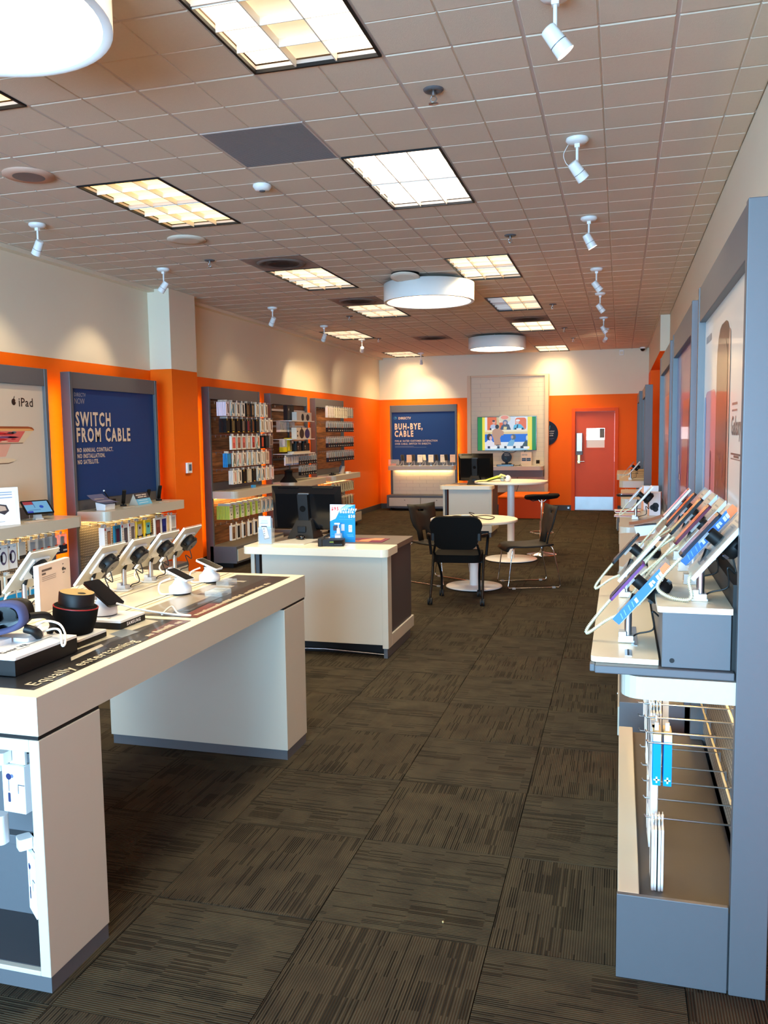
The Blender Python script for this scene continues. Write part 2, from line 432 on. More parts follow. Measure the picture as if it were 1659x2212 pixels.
# deeper part of the right side: beam over an opening, and the end pier
m = MB(); m.box((0.53, 12.79, 2.77), (0.78, 16.7, H), 'wall_white', skip='b'); m.box((0.53, 12.79, 2.765), (0.78, 16.7, 2.771), 'orange')
struct(m.build('trim_1'))
m = MB(); m.box((0.53, 16.7, 0), (1.6, YB, 2.77), 'orange'); m.box((0.53, 16.7, 2.77), (1.6, YB, H), 'wall_white'); struct(m.build('trim_2'))
struct(MB().box((1.6, 12.6, 0), (1.7, YB, H), 'orange').build('trim_3'))
struct(MB().box((0.78, 12.67, 0), (1.7, 12.79, H), 'wall_white').build('trim_4'))
m = MB()
dx0, dx1, dz1 = -0.915, -0.105, 2.055
for a, b in (((XL-.1,YB,0),(dx0,YB+.12,OZ)), ((dx1,YB,0),(1.7,YB+.12,OZ)), ((dx0,YB,dz1),(dx1,YB+.12,OZ))): m.box(a, b, 'orange')
m.box((XL-.1,YB,OZ), (1.7,YB+.12,H+.3), 'wall_white')
struct(m.build('wall_back'))
# shopfront behind the camera: posts, head and low sill, glazed
m = MB()
m.box((XL-.1,YF-.12,0), (2.2,YF,0.12), 'dark_grey'); m.box((XL-.1,YF-.12,2.85), (2.2,YF,H+.3), 'wall_white')
for x in (-5.1,-3.66,-2.22,-0.78,0.6): m.box((x,YF-.1,0.12), (x+.06,YF-.02,2.85), 'dark_grey')
struct(m.build('wall_front'))
# the square-edged skirting
m = MB(); m.box((XL,YF,0),(XL+.012,8.45,.11),'dark_grey'); m.box((XL,9.04,0),(XL+.012,YB,.11),'dark_grey'); struct(m.build('baseboard_left'))
m = MB(); m.box((XL,YB-.012,0),(dx0-.06,YB,.11),'dark_grey'); m.box((dx1+.06,YB-.012,0),(.53,YB,.11),'dark_grey'); struct(m.build('baseboard_back'))
m = MB(); m.box((XR-.012,YF,0),(XR,12.79,.11),'dark_grey'); struct(m.build('baseboard_right'))

# door in the back wall
do = struct(root('door_1', None, None, (dx0, YB, 0)))
W_ = dx1-dx0
m = MB()
m.box((-.06,-.03,0),(.012,.10,dz1+.06),'door_frame'); m.box((W_-.012,-.03,0),(W_+.06,.10,dz1+.06),'door_frame'); m.box((.012,-.03,dz1-.012),(W_-.012,.10,dz1+.06),'door_frame')
m.build('door_frame', do, 0.004)
m = MB(); y0 = .035
wx0, wx1, wz0, wz1 = .235, .60, 1.30, 1.70
for a, b in (((.014,y0,.012),(W_-.014,y0+.045,wz0)), ((.014,y0,wz1),(W_-.014,y0+.045,dz1-.014)), ((.014,y0,wz0),(wx0,y0+.045,wz1)), ((wx1,y0,wz0),(W_-.014,y0+.045,wz1))): m.box(a,b,'door_paint')
dl = m.build('door_leaf', do)
m = MB()
for a, b in (((wx0-.025,y0-.006,wz0-.025),(wx1+.025,y0,wz0)), ((wx0-.025,y0-.006,wz1),(wx1+.025,y0,wz1+.025)), ((wx0-.025,y0-.006,wz0),(wx0,y0,wz1)), ((wx1,y0-.006,wz0),(wx1+.025,y0,wz1))): m.box(a,b,'door_paint')
m.build('window_trim', dl)
m = MB(); m.box((wx0,y0+.02,wz0),(wx1,y0+.026,wz1),'glass_pane'); tag(m.build('window_pane', dl), 'bright square pane')
m = MB(); m.box((wx1-.10,y0+.0125,wz0+.2),(wx1-.005,y0+.0135,wz1-.01),'print',(112,116,112)); m.box((wx0,y0+.0135,wz0),(wx1,y0+.0145,wz0+.16),'print',(240,240,238))
m.build('taped_notice', dl)
# the lit back office seen through the pane
m = MB(); m.box((wx0-.2,.35,wz0-.3),(wx1+.2,.37,wz1+.3),'window_light'); tag(m.build('lit_room_beyond', do), 'lit back room seen through the pane')
m = MB(); m.box((.016,y0-.003,.02),(W_-.03,y0,.285),'brushed')
for i in range(6):
    for z in (.035,.27): m.cyl((.05+i*.137,y0-.005,z),(.05+i*.137,y0-.003,z),.005,'steel',n=8)
tag(m.build('kick_plate', dl), 'brushed steel kick plate')
m = MB(); m.rbox((.03,y0-.055,1.16),(.165,y0,1.60),.02,'brushed'); m.box((.03,y0-.056,1.16),(.165,y0-.03,1.235),'fixture_grey'); tag(m.build('keypad_lock', dl, .004), 'silver keypad lock housing')
m = MB(); m.rbox((.055,y0-.02,.98),(.12,y0,1.15),.01,'brass'); m.cyl((.085,y0,1.02),(.085,y0-.06,1.02),.02,'chrome'); m.cyl((.085,y0-.055,1.02),(.20,y0-.055,1.02),.011,'chrome'); tag(m.build('door_handle', dl), 'lever handle with brass lock')

# ceiling: slab above, grid, tegular tiles scored in four
GX, GY, GW = -0.409, 4.905, 0.6096
ce = struct(MB().box((XL-.1,YF,H+.14),(2.2,YB+.1,H+.25),'ceiling_grid').build('ceiling'))
troffers = []   # (i, j) lower corner in grid steps, two rows long
for j in (-4, 0, 5, 9, 13, 19): troffers.append((-2, j))
for j in (-4, 0, 5, 9): troffers.append((-5, j))
for j in (13, 19): troffers.append((-7, j))
holes = {(i, j+k) for i, j in troffers for k in (0, 1)}
vents = {(-5,4):'soot', (-5,8):'soot', (-2,12):'soot', (-5,15):'soot', (-3,-1):'plain'}
def grid_xy(i, j): return GX+GW*i, GY+GW*j
g = MB()
for i in range(-8, 3):
    x = GX+GW*i
    if XL < x < XR: g.box((x-.012, YF, H+.005), (x+.012, YB, H+.03), 'ceiling_grid')
for j in range(-12, 22):
    y = GY+GW*j
    if YF < y < YB: g.box((XL, y-.012, H+.0055), (XR+1.0, y+.012, H+.03), 'ceiling_grid')
g = g.build('ceiling_grid', ce); g['kind'] = 'stuff'
def tile_mesh(x0, x1, y0, y1):
    m = MB(); q = .0065; b = .004
    xs = [x0, 0, x1]; ys = [y0, 0, y1]
    for a in (0, 1):
        for c in (0, 1):
            X0, X1, Y0, Y1 = xs[a], xs[a+1], ys[c], ys[c+1]
            X0 += q if a == 0 else .0022; X1 -= q if a == 1 else .0022
            Y0 += q if c == 0 else .0022; Y1 -= q if c == 1 else .0022
            if X1-X0 < .02 or Y1-Y0 < .02: continue
            m.add([(X0,Y0,.005),(X1,Y0,.005),(X1,Y1,.010),(X0,Y1,.005),(X0+b,Y0+b,0),(X1-b,Y0+b,0),(X1-b,Y1-b,0),(X0+b,Y1-b,0)],
                  [[4,7,6,5],[0,1,5,4],[1,2,6,5],[2,3,7,6],[3,0,4,7]], 'ceiling_tile')
    m.box((x0+.004,y0+.004,.005),(x1-.004,y1-.004,.02),'ceiling_tile')
    return m.mesh('ceiling_tile')
tm = tile_mesh(-GW/2, GW/2, -GW/2, GW/2)
edge_l = tile_mesh(XL-(GX-7.5*GW), GW/2, -GW/2, GW/2)
edge_r = tile_mesh(-GW/2, XR-(GX+1.5*GW), -GW/2, GW/2)
for j in range(-6, 21):
    for i in range(-8, 2):
        if (i, j) in holes or (i, j) in vents: continue
        me = edge_l if i == -8 else edge_r if i == 1 else tm
        x, y = grid_xy(i+.5, j+.5)
        inst('ceiling_tile', me, ce, (x, y, H+random.uniform(0, .0015)))
m = MB(); m.box((XL,YF,H+.002),(XR,GY-6*GW,H+.008),'ceiling_tile'); m.box((XR,12.79,H+.002),(1.7,YB,H+.008),'ceiling_tile')
m = m.build('ceiling_tile_run', ce); m['kind'] = 'stuff'
m = MB(); m.box((XL,9.04,H-.035),(XL+.09,YB,H),'wall_white'); m.box((XL,1.2,H-.035),(XL+.09,8.45,H),'wall_white'); struct(m.build('trim_5'))

# ------------------------------------------------------------------ recessed louvred lights
def troffer(i, j, tubemat, label, dim=None, group=None):
    x, y = grid_xy(i, j)
    t = root('recessed_light', label, 'ceiling light', (x, y, H), group=group)
    L2, W2 = 2*GW, GW
    m = MB(); b = .016
    m.box((0.004,0.004,-.004),(b,L2-.004,.012),'black'); m.box((W2-b,0.004,-.004),(W2-.004,L2-.004,.012),'black')
    m.box((b,0.004,-.004),(W2-b,b,.012),'black'); m.box((b,L2-b,-.004),(W2-b,L2-.004,.012),'black')
    m.build('frame', t)
    m = MB()
    for k in range(1, 3): m.box((b+(W2-2*b)*k/3-.003, b, 0), (b+(W2-2*b)*k/3+.003, L2-b, .035), 'louver')
    for k in range(1, 6): m.box((b, b+(L2-2*b)*k/6-.002, 0), (W2-b, b+(L2-2*b)*k/6+.002, .035), 'louver')
    m.build('louver', t)
    m = MB(); m.box((b,b,.036),(W2-b,L2-b,.045),tubemat) if dim is None else None
    if dim is not None:
        c3 = (W2-2*b)/3
        for k in range(3): m.box((b+c3*k,b,.036),(b+c3*(k+1),L2-b,.045), dim if k == (1 if dim == 'reflector_glow' else 0) else tubemat)
    m.build('lamp_panel', t)
    # the louvre throws the tubes' light downwards
    l = bpy.data.lights.new('tube_light', 'AREA'); l.shape = 'RECTANGLE'; l.size = W2-.06; l.size_y = L2-.06; l.energy = {'tube_cool':30,'tube_white':34,'tube_warm':22,'tube_soft':28}[tubemat]
    if j == -4: l.energy = 24
    l.color = (1.0,.74,.40) if j >= 9 else (1.0,.82,.52) if tubemat != 'tube_cool' else (1.0,.85,.66); l.spread = R(115)
    o = bpy.data.objects.new('tube_light', l); COL.objects.link(o); o.parent = t; o.location = (W2/2, L2/2, -.008)
    return t
# right column from near to far, then left column
specs = [((-2,-4),'tube_white','reflector_glow','near louvred ceiling light with blown-out white tubes, cut by the top frame edge'),
 ((-2,0),'tube_cool',None,'large brilliant white louvred ceiling light right of the grey ceiling panel'),
 ((-2,5),'tube_soft',None,'louvred ceiling light right of the middle drum lamp, evenly lit'),
 ((-2,9),'tube_soft','tube_dim','louvred ceiling light with one dim bluish tube, far right row'),
 ((-2,13),'tube_white',None,'louvred ceiling light just behind the sooty vent in the right row'),
 ((-2,19),'tube_white',None,'last ceiling light of the right row, nearest the back door'),
 ((-5,-4),'tube_warm',None,'ceiling light only its corner showing at the left frame edge'),
 ((-5,0),'tube_warm',None,'yellow-toned louvred ceiling light between round speaker and smoke detector'),
 ((-5,5),'tube_soft',None,'pale greenish louvred ceiling light beside the sooty round vent'),
 ((-5,9),'tube_soft',None,'louvred ceiling light half hidden by the middle drum lamp'),
 ((-7,13),'tube_soft',None,'narrow-looking louvred ceiling light close to the left wall, above accessory racks'),
 ((-7,19),'tube_soft',None,'louvred ceiling light in the far left corner by the back wall')]
for (i, j), tmn, dim, lab in specs: troffer(i, j, tmn, lab, dim)

# ------------------------------------------------------------------ vents, speakers, detectors
def vent(i, j, kind, label):
    x, y = grid_xy(i+.5, j+.5); h = GW/2
    m = MB()
    if kind == 'soot':
        m.box((-h+.005,-h+.005,0),(h-.005,h-.005,.01),'sooty_panel')
        t = tag(m.build('air_vent', loc=(x,y,H)), label, 'air vent')
        m = MB(); m.lathe([(.235,0),(.22,-.012),(.2,-.012),(.17,-.002)], (0,0,0), 'sooty_panel', 28, ends=False)
        m.lathe([(.15,0),(.13,-.010),(.11,-.010),(.08,-.002)], (0,0,0), 'sooty_panel', 24, ends=False)
        m.build('diffuser_ring', t)
    else:
        m.box((-h+.005,-h+.005,0),(h-.005,h-.005,.012),'ceiling_grid',skip='')
        t = tag(m.build('return_air_panel', loc=(x,y,H-.001)), label, 'air vent')
        m = MB()
        for k in range(58): m.box((-h+.015, -h+.015+k*.01, -.0015), (h-.015, -h+.018+k*.01, 0), 'fixture_grey')
        o = m.build('perforated_face', t); o['kind'] = 'stuff'
vent(-5,4,'soot','square ceiling vent with a large black soot stain, left row')
vent(-5,8,'soot','sooty ceiling vent beside the middle drum lamp, left of it')
vent(-2,12,'soot','sooty ceiling vent in the right row above the brightest far light')
vent(-5,15,'soot','faint far ceiling vent above the left half of the back wall')
vent(-3,-1,'plain','square grey perforated return panel in the ceiling')
def round_speaker(x, y, r, label, face='ceiling_grid', rim='card_orange'):
    m = MB(); m.lathe([(r,0),(r,-.01),(r*.62,-.016)], (0,0,0), rim, 32)
    t = tag(m.build('ceiling_speaker', loc=(x,y,H)), label, 'speaker')
    m = MB(); m.lathe([(r*.62,-.0165),(0,-.018)], (0,0,0), face, 32); m.build('speaker_grille', t)
mat('speaker_rim', (196,160,140), 0.6)
round_speaker(-3.575, 4.6, .155, 'round ceiling speaker with tan rim and grey grille', 'fixture_grey', 'speaker_rim')
round_speaker(-3.505, 6.46, .16, 'round white ceiling cover plate beyond the yellow-toned light', 'ceiling_tile', 'ceiling_tile')
m = MB(); m.lathe([(.06,0),(.062,-.012),(.045,-.035),(.0,-.037)], (0,0,0), 'white', 20)
t = tag(m.build('smoke_detector', loc=(-2.29,5.26,H)), 'small white smoke detector on the ceiling', 'smoke detector')
m = MB(); m.lathe([(.02,-.036),(.018,-.042),(0,-.043)], (0,0,0), 'fixture_grey', 12); m.build('sensor', t)
# round speaker hanging half out of its hole
t = root('loose_ceiling_speaker', 'round speaker hanging crookedly out of its dark ceiling hole', 'speaker', (-2.15, 8.53, H))
m = MB(); m.lathe([(.145,-.001),(.14,-.002)], (0,0,0), 'black', 24); m.lathe([(.14,-.002),(0,-.0021)], (0,0,0), 'black', 24); m.build('dark_hole', t)
m = MB(M_ := Matrix.Translation((0,-.01,-.035)) @ Matrix.Rotation(R(-9),4,'X')); m.lathe([(.15,0),(.15,-.012),(.10,-.02),(0,-.021)], (0,0,0), 'ceiling_tile', 28); m.build('speaker_face', t)
# dome camera and small sensor by the back wall
m = MB(); m.lathe([(.055,0),(.055,-.02),(.05,-.03)], (0,0,0), 'white', 18)
t = tag(m.build('dome_camera', loc=(0.40,17.55,H)), 'black dome security camera in the far right ceiling corner', 'security camera')
m = MB(); m.lathe([(.048,-.03),(.042,-.055),(.025,-.075),(0,-.082)], (0,0,0), 'black_gloss', 18); m.build('dome', t)
m = MB(); m.rbox((-.045,-.02,-.10),(.045,.02,0),.01,'white')
t = tag(m.build('motion_sensor', loc=(0.0,17.775,H-.02)), 'small white sensor box high on the back wall', 'sensor')
m = MB(); m.box((-.03,-.022,-.085),(.03,-.0195,-.03),'wall_white'); m.build('lens', t)
def sprinkler():
    t = root('sprinkler_head', '', 'sprinkler')
    m = MB(); m.lathe([(.05,0),(.045,-.008),(.03,-.010),(.015,-.004)], (0,0,0), 'fixture_grey', 18); m.build('escutcheon', t)
    m = MB(); m.cyl((0,0,0),(0,0,-.03),.010,'steel',n=8)
    for s in (-1,1): m.tube([(s*.008,0,-.028),(s*.016,0,-.045),(s*.004,0,-.062)], .003, 'steel', 5)
    m.build('body', t)
    m = MB(); m.lathe([(.006,-.060),(.024,-.064),(.024,-.067),(0,-.067)], (0,0,0), 'steel', 12); m.build('deflector', t)
    return t
sp0 = sprinkler()
sp = [(-.884,4.10,'sprinkler head nearest the camera, left of the ceiling spots'), (-.909,7.21,'sprinkler head in the right row, level with the second right spot'),
 (-.864,11.2,'right-row sprinkler head beyond the light with the dim tube'), (-.881,13.78,'right-row sprinkler head just past the far sooty vent'),
 (-.826,15.33,'right-row sprinkler head closest to the back door'), (-3.72,7.28,'sprinkler head left of the large soot-stained vent'),
 (-3.654,11.29,'sprinkler head in front of the half-hidden ceiling light'), (-4.03,14.06,'left-row sprinkler head above the far accessory rack'),
 (-4.0,17.14,'left-row sprinkler head closest to the back wall')]
for k, (x, y, lab) in enumerate(sp):
    o = sp0 if k == 0 else copy_tree(sp0); o.location = (x, y, H); o['label'] = lab; o['group'] = 'ceiling sprinkler heads'

# ------------------------------------------------------------------ drum lamps
def drum(x, y, label):
    t = root('drum_lamp', label, 'ceiling light', (x, y, 3.055), group='large round drum ceiling lamps')
    r = .49; n = 56; m = MB()
    m.lathe([(r,0),(r,.19),(r-.012,.19),(r-.012,.02)], (0,0,0), 'white', n, ends=False); m.lathe([(r,0),(r-.035,0),(r-.035,.012),(r-.012,.02)], (0,0,0), 'white', n, ends=False)
    m.build('drum_shade', t)
    m = MB(); m.cyl((0,0,.005),(0,0,.009),r-.0345,'lamp_diffuser',n=n); m.build('diffuser', t)
    m = MB(); m.lathe([(r-.013,.186),(0,.186)], (0,0,0), 'white', n)
    for a in (30,150,270): m.cyl((.3*math.cos(R(a)),.3*math.sin(R(a)),.186),(.3*math.cos(R(a)),.3*math.sin(R(a)),.225),.006,'steel',n=6)
    m.build('top_mount', t)
drum(-2.15, 2.46, 'huge near drum lamp cut off at the top left of the frame')
drum(-2.02, 9.05, 'drum ceiling lamp in the middle, orange glow inside its rim')
drum(-2.05, 14.5, 'farthest and smallest drum ceiling lamp, before the back wall')

# ------------------------------------------------------------------ ceiling spots
def spot(x, y, aim, label, power, cone=70, lit=True, colr=(1.0,0.80,0.52), grp='ceiling spotlights along the right wall'):
    t = root('ceiling_spotlight', label, 'spotlight', (x, y, H), group=grp)
    m = MB(); m.lathe([(.062,0),(.064,-.012),(.05,-.026),(.014,-.03)], (0,0,0), 'white', 24); m.build('canopy', t)
    m = MB(); m.box((-.014,-.014,-.05),(.014,.014,-.026),'white'); m.tube([(0,0,-.04),(0,0,-.15)], .008, 'white', 8); m.build('stem', t)
    d = (Vector(aim)-Vector((x, y, H-.17))).normalized(); c = Vector((0,0,-.17))
    m = MB(); a = c-d*.045; b = c+d*.065
    m.cyl(a, b, .030, 'white', r1=.036, n=20, caps=False); m.cyl(a-d*.004, a, .024, 'white', r1=.030, n=20)
    m.cyl(c+d*.02, c+d*.023, .0345, 'fixture_grey', n=20); m.build('lamp_head', t)
    m = MB(); m.cyl(b-d*.012, b-d*.008, .033, 'led_lamp' if lit else 'chrome', n=20); m.build('lamp_face', t)
    if power:
        l = bpy.data.lights.new('spot_beam', 'SPOT'); l.energy = power; l.color = colr; l.spot_size = R(cone); l.spot_blend = 0.75; l.shadow_soft_size = .03
        o = bpy.data.objects.new('spot_beam', l); COL.objects.link(o); o.parent = t; o.location = tuple(b+d*.01)
        o.rotation_euler = d.to_track_quat('-Z','Y').to_euler()
rn = ['nearest', 'second', 'third', 'fourth', 'fifth', 'sixth', 'seventh']
for k, (y, p) in enumerate([(3.36,25),(5.01,0),(6.83,25),(8.95,30),(10.53,30),(12.74,25),(14.16,38)]):
    tx = XR if y < 12 else .53 if y < 14 else -.95
    spot(-.255, y, (tx, y+(.25 if k != 1 else .6) if k != 6 else YB, (1.9 if k != 2 else 1.4) if k != 6 else 2.35), ['spotlight cut off by the top edge of the frame, lamp lit',
     'large unlit white spotlight with a thin dangling wire','lit white spotlight pointing down, third from the front','spotlight throwing a faint streak of light across the ceiling',
     'fifth right-wall spotlight, level with the dim-tube light','sixth right-wall spotlight from the front, twin glare','farthest spotlight of the right-wall row, aimed at the back wall'][k], p, lit=k!=1)
m = MB(); m.tube(smooth_path([(-.05,0,-.03),(-.075,0,-.08),(-.06,0,-.13),(-.035,0,-.15)],5),.0018,'white',5)
m.build('wire', [o for o in COL.objects if str(o.get('label','')).startswith('large unlit')][0])
for k, (y, p) in enumerate([(5.64,35),(7.49,30),(10.17,12),(12.13,55),(14.06,40)]):
    spot(-4.33, y, (XL, y+[.3,-.2,.5,.9,2.0][k], 2.0), ['left-wall spotlight nearest the camera, above the tablet poster','left-wall spotlight hanging before the orange and white pillar',
     'third left-wall spotlight, above the first accessory rack','fourth left-wall spotlight, beside the narrow ceiling light','fifth left-wall spotlight, above the farthest accessory rack'][k], p, grp='ceiling spotlights along the left wall')
spot(-3.95, 16.9, (-4.05, YB, 2.1), 'spotlight over the blue poster on the back wall', 58, 80, grp='ceiling spotlights along the back wall')
# ================================================================== DISPLAY BAYS
BW = 1.5
NAVY = (30,52,92); NAVY2 = (44,76,118)
def bay(name, label, loc, rz, W=BW, kind='poster', base='std', group=None, shelf=True, glow=True, base_full=False):
    '''local frame: x along the width, front plane y=0 facing -y, back at y=+.10'''
    t = root(name, label, 'display fixture', loc, rz, group)
    D = .10; s = .04
    MB().box((0,0,0),(s,D,2.25),'fixture_grey').build('side_panel', t, .003)
    MB().box((W-s,0,0),(W,D,2.25),'fixture_grey').build('side_panel', t, .003)
    MB().box((s,.004,2.10),(W-s,D,2.25),'fixture_grey').build('header_panel', t, .003)
    m = MB(); m.box((s,.085,.02),(W-s,.09,2.20),'dark_grey'); m.build('rear_panel', t)
    MB().box((s,.035,.955),(W-s,.085,1.055),'fixture_grey').build('trim_strip', t)
    if kind == 'wood':
        z = 1.055
        while z < 2.10:
            z1 = min(z+.104, 2.10); MB().box((s,.05,z+.001),(W-s,.085,z1-.002),'wood').build('plank', t); z = z1
        z = .27
        while z < .87:
            z1 = min(z+.12, .87); MB().box((s,.05,z+.001),(W-s,.085,z1-.002),'wood').build('plank', t); z = z1
    elif kind == 'poster':
        MB().box((s,.055,.27),(W-s,.085,.87),'pegboard').build('pegboard', t)
    if shelf:
        m = MB(); m.rbox((s*.4,-.32,.865),(W-s*.4,.05,.955),.07,'laminate',corners='ab'); m.build('shelf', t, .004)
        m = MB(); m.box((.12,.0,.856),(W-.12,.02,.864),'led_strip'); m.build('light_strip', t)
    if base == 'std':
        m = MB(); m.box((0,-.31,.06),(W,.05,.27),'fixture_grey'); m.build('base_cabinet', t, .003)
        for k in range(2):
            a = .025+k*(W/2-.01); d = MB().box((a,-.318,.085),(a+W/2-.04,-.309,.235),'laminate').build('drawer', t, .002)
            MB().cyl((a+W/4,-.322,.2),(a+W/4,-.317,.2),.007,'steel',n=10).build('lock', d)
        MB().box((.05,-.24,0),(W-.05,.0,.06),'black').build('plinth', t)
    if glow:
        for x0 in (.05, W-.062):
            MB().box((x0,D-.008,.3),(x0+.02,D-.001,2.15),'led_strip').build('light_strip', t)
    return t
def world(o): 
    return Matrix.Translation(o.location) @ Matrix.Rotation(o.rotation_euler.z, 4, 'Z')
def poster(t, W=BW, col=(220,206,190), z0=1.055, z1=2.10, y=.03, s=.04, mt='gloss_print'):
    m = MB(); m.box((s,y,z0),(W-s,y+.012,z1),mt,col)
    return m, Pane(m, (s,y,z0), (1,0,0), (0,0,1), mt)

# --- hooks and hanging packs
def hook_mesh(l=.23):
    m = MB(); m.tube([(0,.05,-.012),(0,.045,.0),(0,-l,.0),(0,-l-.006,.008)], .0028, 'steel', 5); m.box((-.006,.044,-.03),(.006,.05,.004),'steel')
    return m.mesh('hook')
HOOK = hook_mesh(); HOOKL = hook_mesh(.28)
PACKS = {}
def pack(kind, c1=(226,220,208), c2=(40,36,34), c3=None, w=.105, h=.175, d=.018):
    key = (kind, c1, c2, c3, w, h, d)
    if key in PACKS: return PACKS[key]
    m = MB(); x0, x1 = -w/2, w/2; z0, z1 = -h-.012, -.012
    m.box((x0,-d,z0),(x1,0,z1),'print',c1)
    P = Pane(m, (x0,-d,z0), (1,0,0), (0,0,1))
    if kind == 'case':      # phone-case box with a tilted picture
        P.poly([(w*.42,h*.88),(w*.72,h*.86),(w*.80,h*.20),(w*.50,h*.22)], c2); P.rect(w*.1,h*.05,w*.42,h*.11,(60,56,52)); P.rect(w*.08,h*.86,w*.3,h*.93,(170,164,150))
        if c3: P.poly([(0,h*.3),(w*.35,h*.62),(w*.4,h*.5),(w*.1,0),(0,0)], c3)
    elif kind == 'dark':
        P.rect(w*.22,h*.14,w*.78,h*.86,c2); P.disc(w*.25,h*.92,w*.09,c3 or (60,60,60),2); P.rect(w*.3,h*.02,w*.7,h*.09,c3 or (70,66,60))
    elif kind == 'window':
        P.rect(w*.16,h*.10,w*.84,h*.90,c2); P.rect(w*.3,h*.5,w*.7,h*.85,tuple(min(255,int(x*1.25)+8) for x in c2),2)
    elif kind == 'lime':
        P.rect(0,0,w*.06,h,(190,214,80)); P.rect(w*.1,h*.86,w*.9,h*.9,(70,76,110)); P.poly([(w*.3,h*.6),(w*.45,h*.72),(w*.5,h*.68),(w*.4,h*.58)],(60,80,60)); P.disc(w*.55,h*.36,w*.13,(50,80,50)); P.rect(w*.2,h*.1,w*.8,h*.13,(150,150,140))
        m.box((x0-.0004,-d+.0004,z0),(x0,0,z1),'print',(178,205,70)); m.box((x1,-d+.0004,z0),(x1+.0004,0,z1),'print',(178,205,70))
    elif kind == 'band':    # fitness band box
        P.disc(w*.52,h*.48,w*.33,c2,1,h*.27); P.disc(w*.55,h*.48,w*.20,c1,2,h*.18); P.rrect(w*.18,h*.36,w*.42,h*.62,.006,(28,26,34),3); P.disc(w*.2,h*.88,w*.08,(90,88,86),2); P.rect(w*.6,h*.88,w*.9,h*.9,(140,136,130))
    elif kind == 'clear':
        m.v, m.f, m.m, m.c, m.s = [], [], [], [], []
        m.box((x0,-d,z0+h*.45),(x1,0,z1),'clear_plastic'); m.box((x0-.001,-d-.001,z0),(x1+.001,0,z0+h*.45),'print',c1)
        m.rbox((x0*.5,-d*.8,z0+h*.38),(x1*.5,-d*.15,z1-h*.12),.005,'print',c2); P.rect(w*.3,h*.12,w*.95,h*.2,(200,200,196),2); P.rect(w*.3,h*.42,w*.7,h*.52,c3 or (200,70,30),2)
    elif kind == 'otter':
        P.rect(0,h*.3,w,h,c1); P.rect(0,0,w,h*.3,(40,38,34)); P.rrect(w*.15,h*.25,w*.85,h*.86,.008,c2,2); P.disc(w*.5,h*.66,w*.13,(30,36,36),3); P.rect(w*.25,h*.86,w*.75,h*.96,(236,210,40),2); P.rect(w*.25,h*.06,w*.75,h*.2,(240,190,30),2)
    elif kind == 'tall':    # picture of the phone with rounded frame, red tag
        P.rrect(w*.38,h*.12,w*.9,h*.82,.01,(52,46,44),1); P.rrect(w*.43,h*.15,w*.85,h*.79,.008,c2,2); P.rect(w*.02,h*.86,w*.2,h*.97,(196,40,40),2)
        for k in range(4): P.disc(w*.18,h*(.3+.12*k),w*.05,(170,160,150),2)
    elif kind == 'earbud':
        P.disc(w*.32,h*.80,w*.11,(40,44,80)); P.disc(w*.48,h*.80,w*.07,(90,100,130)); P.rect(w*.33,h*.40,w*.35,h*.72,(70,76,100)); P.rrect(w*.28,h*.20,w*.39,h*.36,.004,(44,50,84),2)
        P.rect(w*.78,h*.5,w*.80,h*.72,(60,66,80)); P.rect(w*.8,h*.70,w*.98,h*.72,(60,66,80))
    elif kind == 'stripe':
        P.rect(0,0,w,h*.22,c2); P.rrect(w*.2,h*.3,w*.8,h*.9,.006,c3 or (50,50,52),1)
    # hang tab
    m.box((x0*.35,-.004,-.014),(x1*.35,-.002,.014),'print',(235,235,230)); m.box((-.006,-.006,.0),(.006,.0,.012),'white')
    PACKS[key] = m.mesh('boxed_accessory'); return PACKS[key]
KN = {'case':('phone_case_box','phone case box'), 'dark':('black_case_pack','phone case pack'), 'window':('window_box','window box'), 'lime':('screen_guard_pack','lime-edged packet'),
 'band':('fitness_band_box','fitness band box'), 'clear':('blister_pack','clear blister pack'), 'otter':('rugged_case_pack','rugged phone case pack'), 'tall':('phone_case_box','phone case box'),
 'earbud':('earbud_box','earbud box'), 'stripe':('cable_pack','cable pack')}
def lab_(s):
    if len(s.replace(',', ' ').split()) > 16: print('LONG', s)
    return s
def hang_row(t, where, z, xs, items, group, hookme=None, front=-.205, dz=0):
    '''items: list of (kind, c1, c2, c3, size, depth_count, colour word)'''
    Mw = world(t)
    for k, (x, it) in enumerate(zip(xs, items)):
        inst('hook', hookme or HOOK, t, (x, 0, z))
        if it is None: continue
        kind, c1, c2, c3, (w, h, d), n, word = it
        me = pack(kind, c1, c2, c3, w, h, d); nm, kn = KN[kind]
        for q in range(n):
            yl = front+q*(d+.003)+d
            if yl > .03: break
            p = Mw @ Vector((x+random.uniform(-.002,.002), yl, z-.002))
            o = inst(nm, me, None, p, 0); o.rotation_euler = (0, 0, t.rotation_euler.z+R(random.uniform(-5,5) if n < 3 else random.uniform(-2,2)))
            o['category'] = 'package'; o['group'] = group
            if q == 0: o['label'] = lab_(f'{word} {kn}, {ORD[k]} from left, {where}')
            else: o['label'] = lab_(f'{word} {kn} behind front one, {ORD[k]} hook, {where}')
# ------------------------------------------------------------------ LEFT WALL
LF = -4.88
CW = (.105,.172,.018)
def W(c2=(44,38,36), n=2, c3=None, c1=(228,222,208), word='white'): return ('case', c1, c2, c3, CW, n, word)
def K(c2=(70,52,34), n=3, dot=(214,180,60), word='black'): return ('dark', (20,18,17), c2, dot, CW, n, word)
BLUE_CASE = ('stripe', (36,132,196), (20,60,90), (60,150,210), CW, 3, 'bright blue')
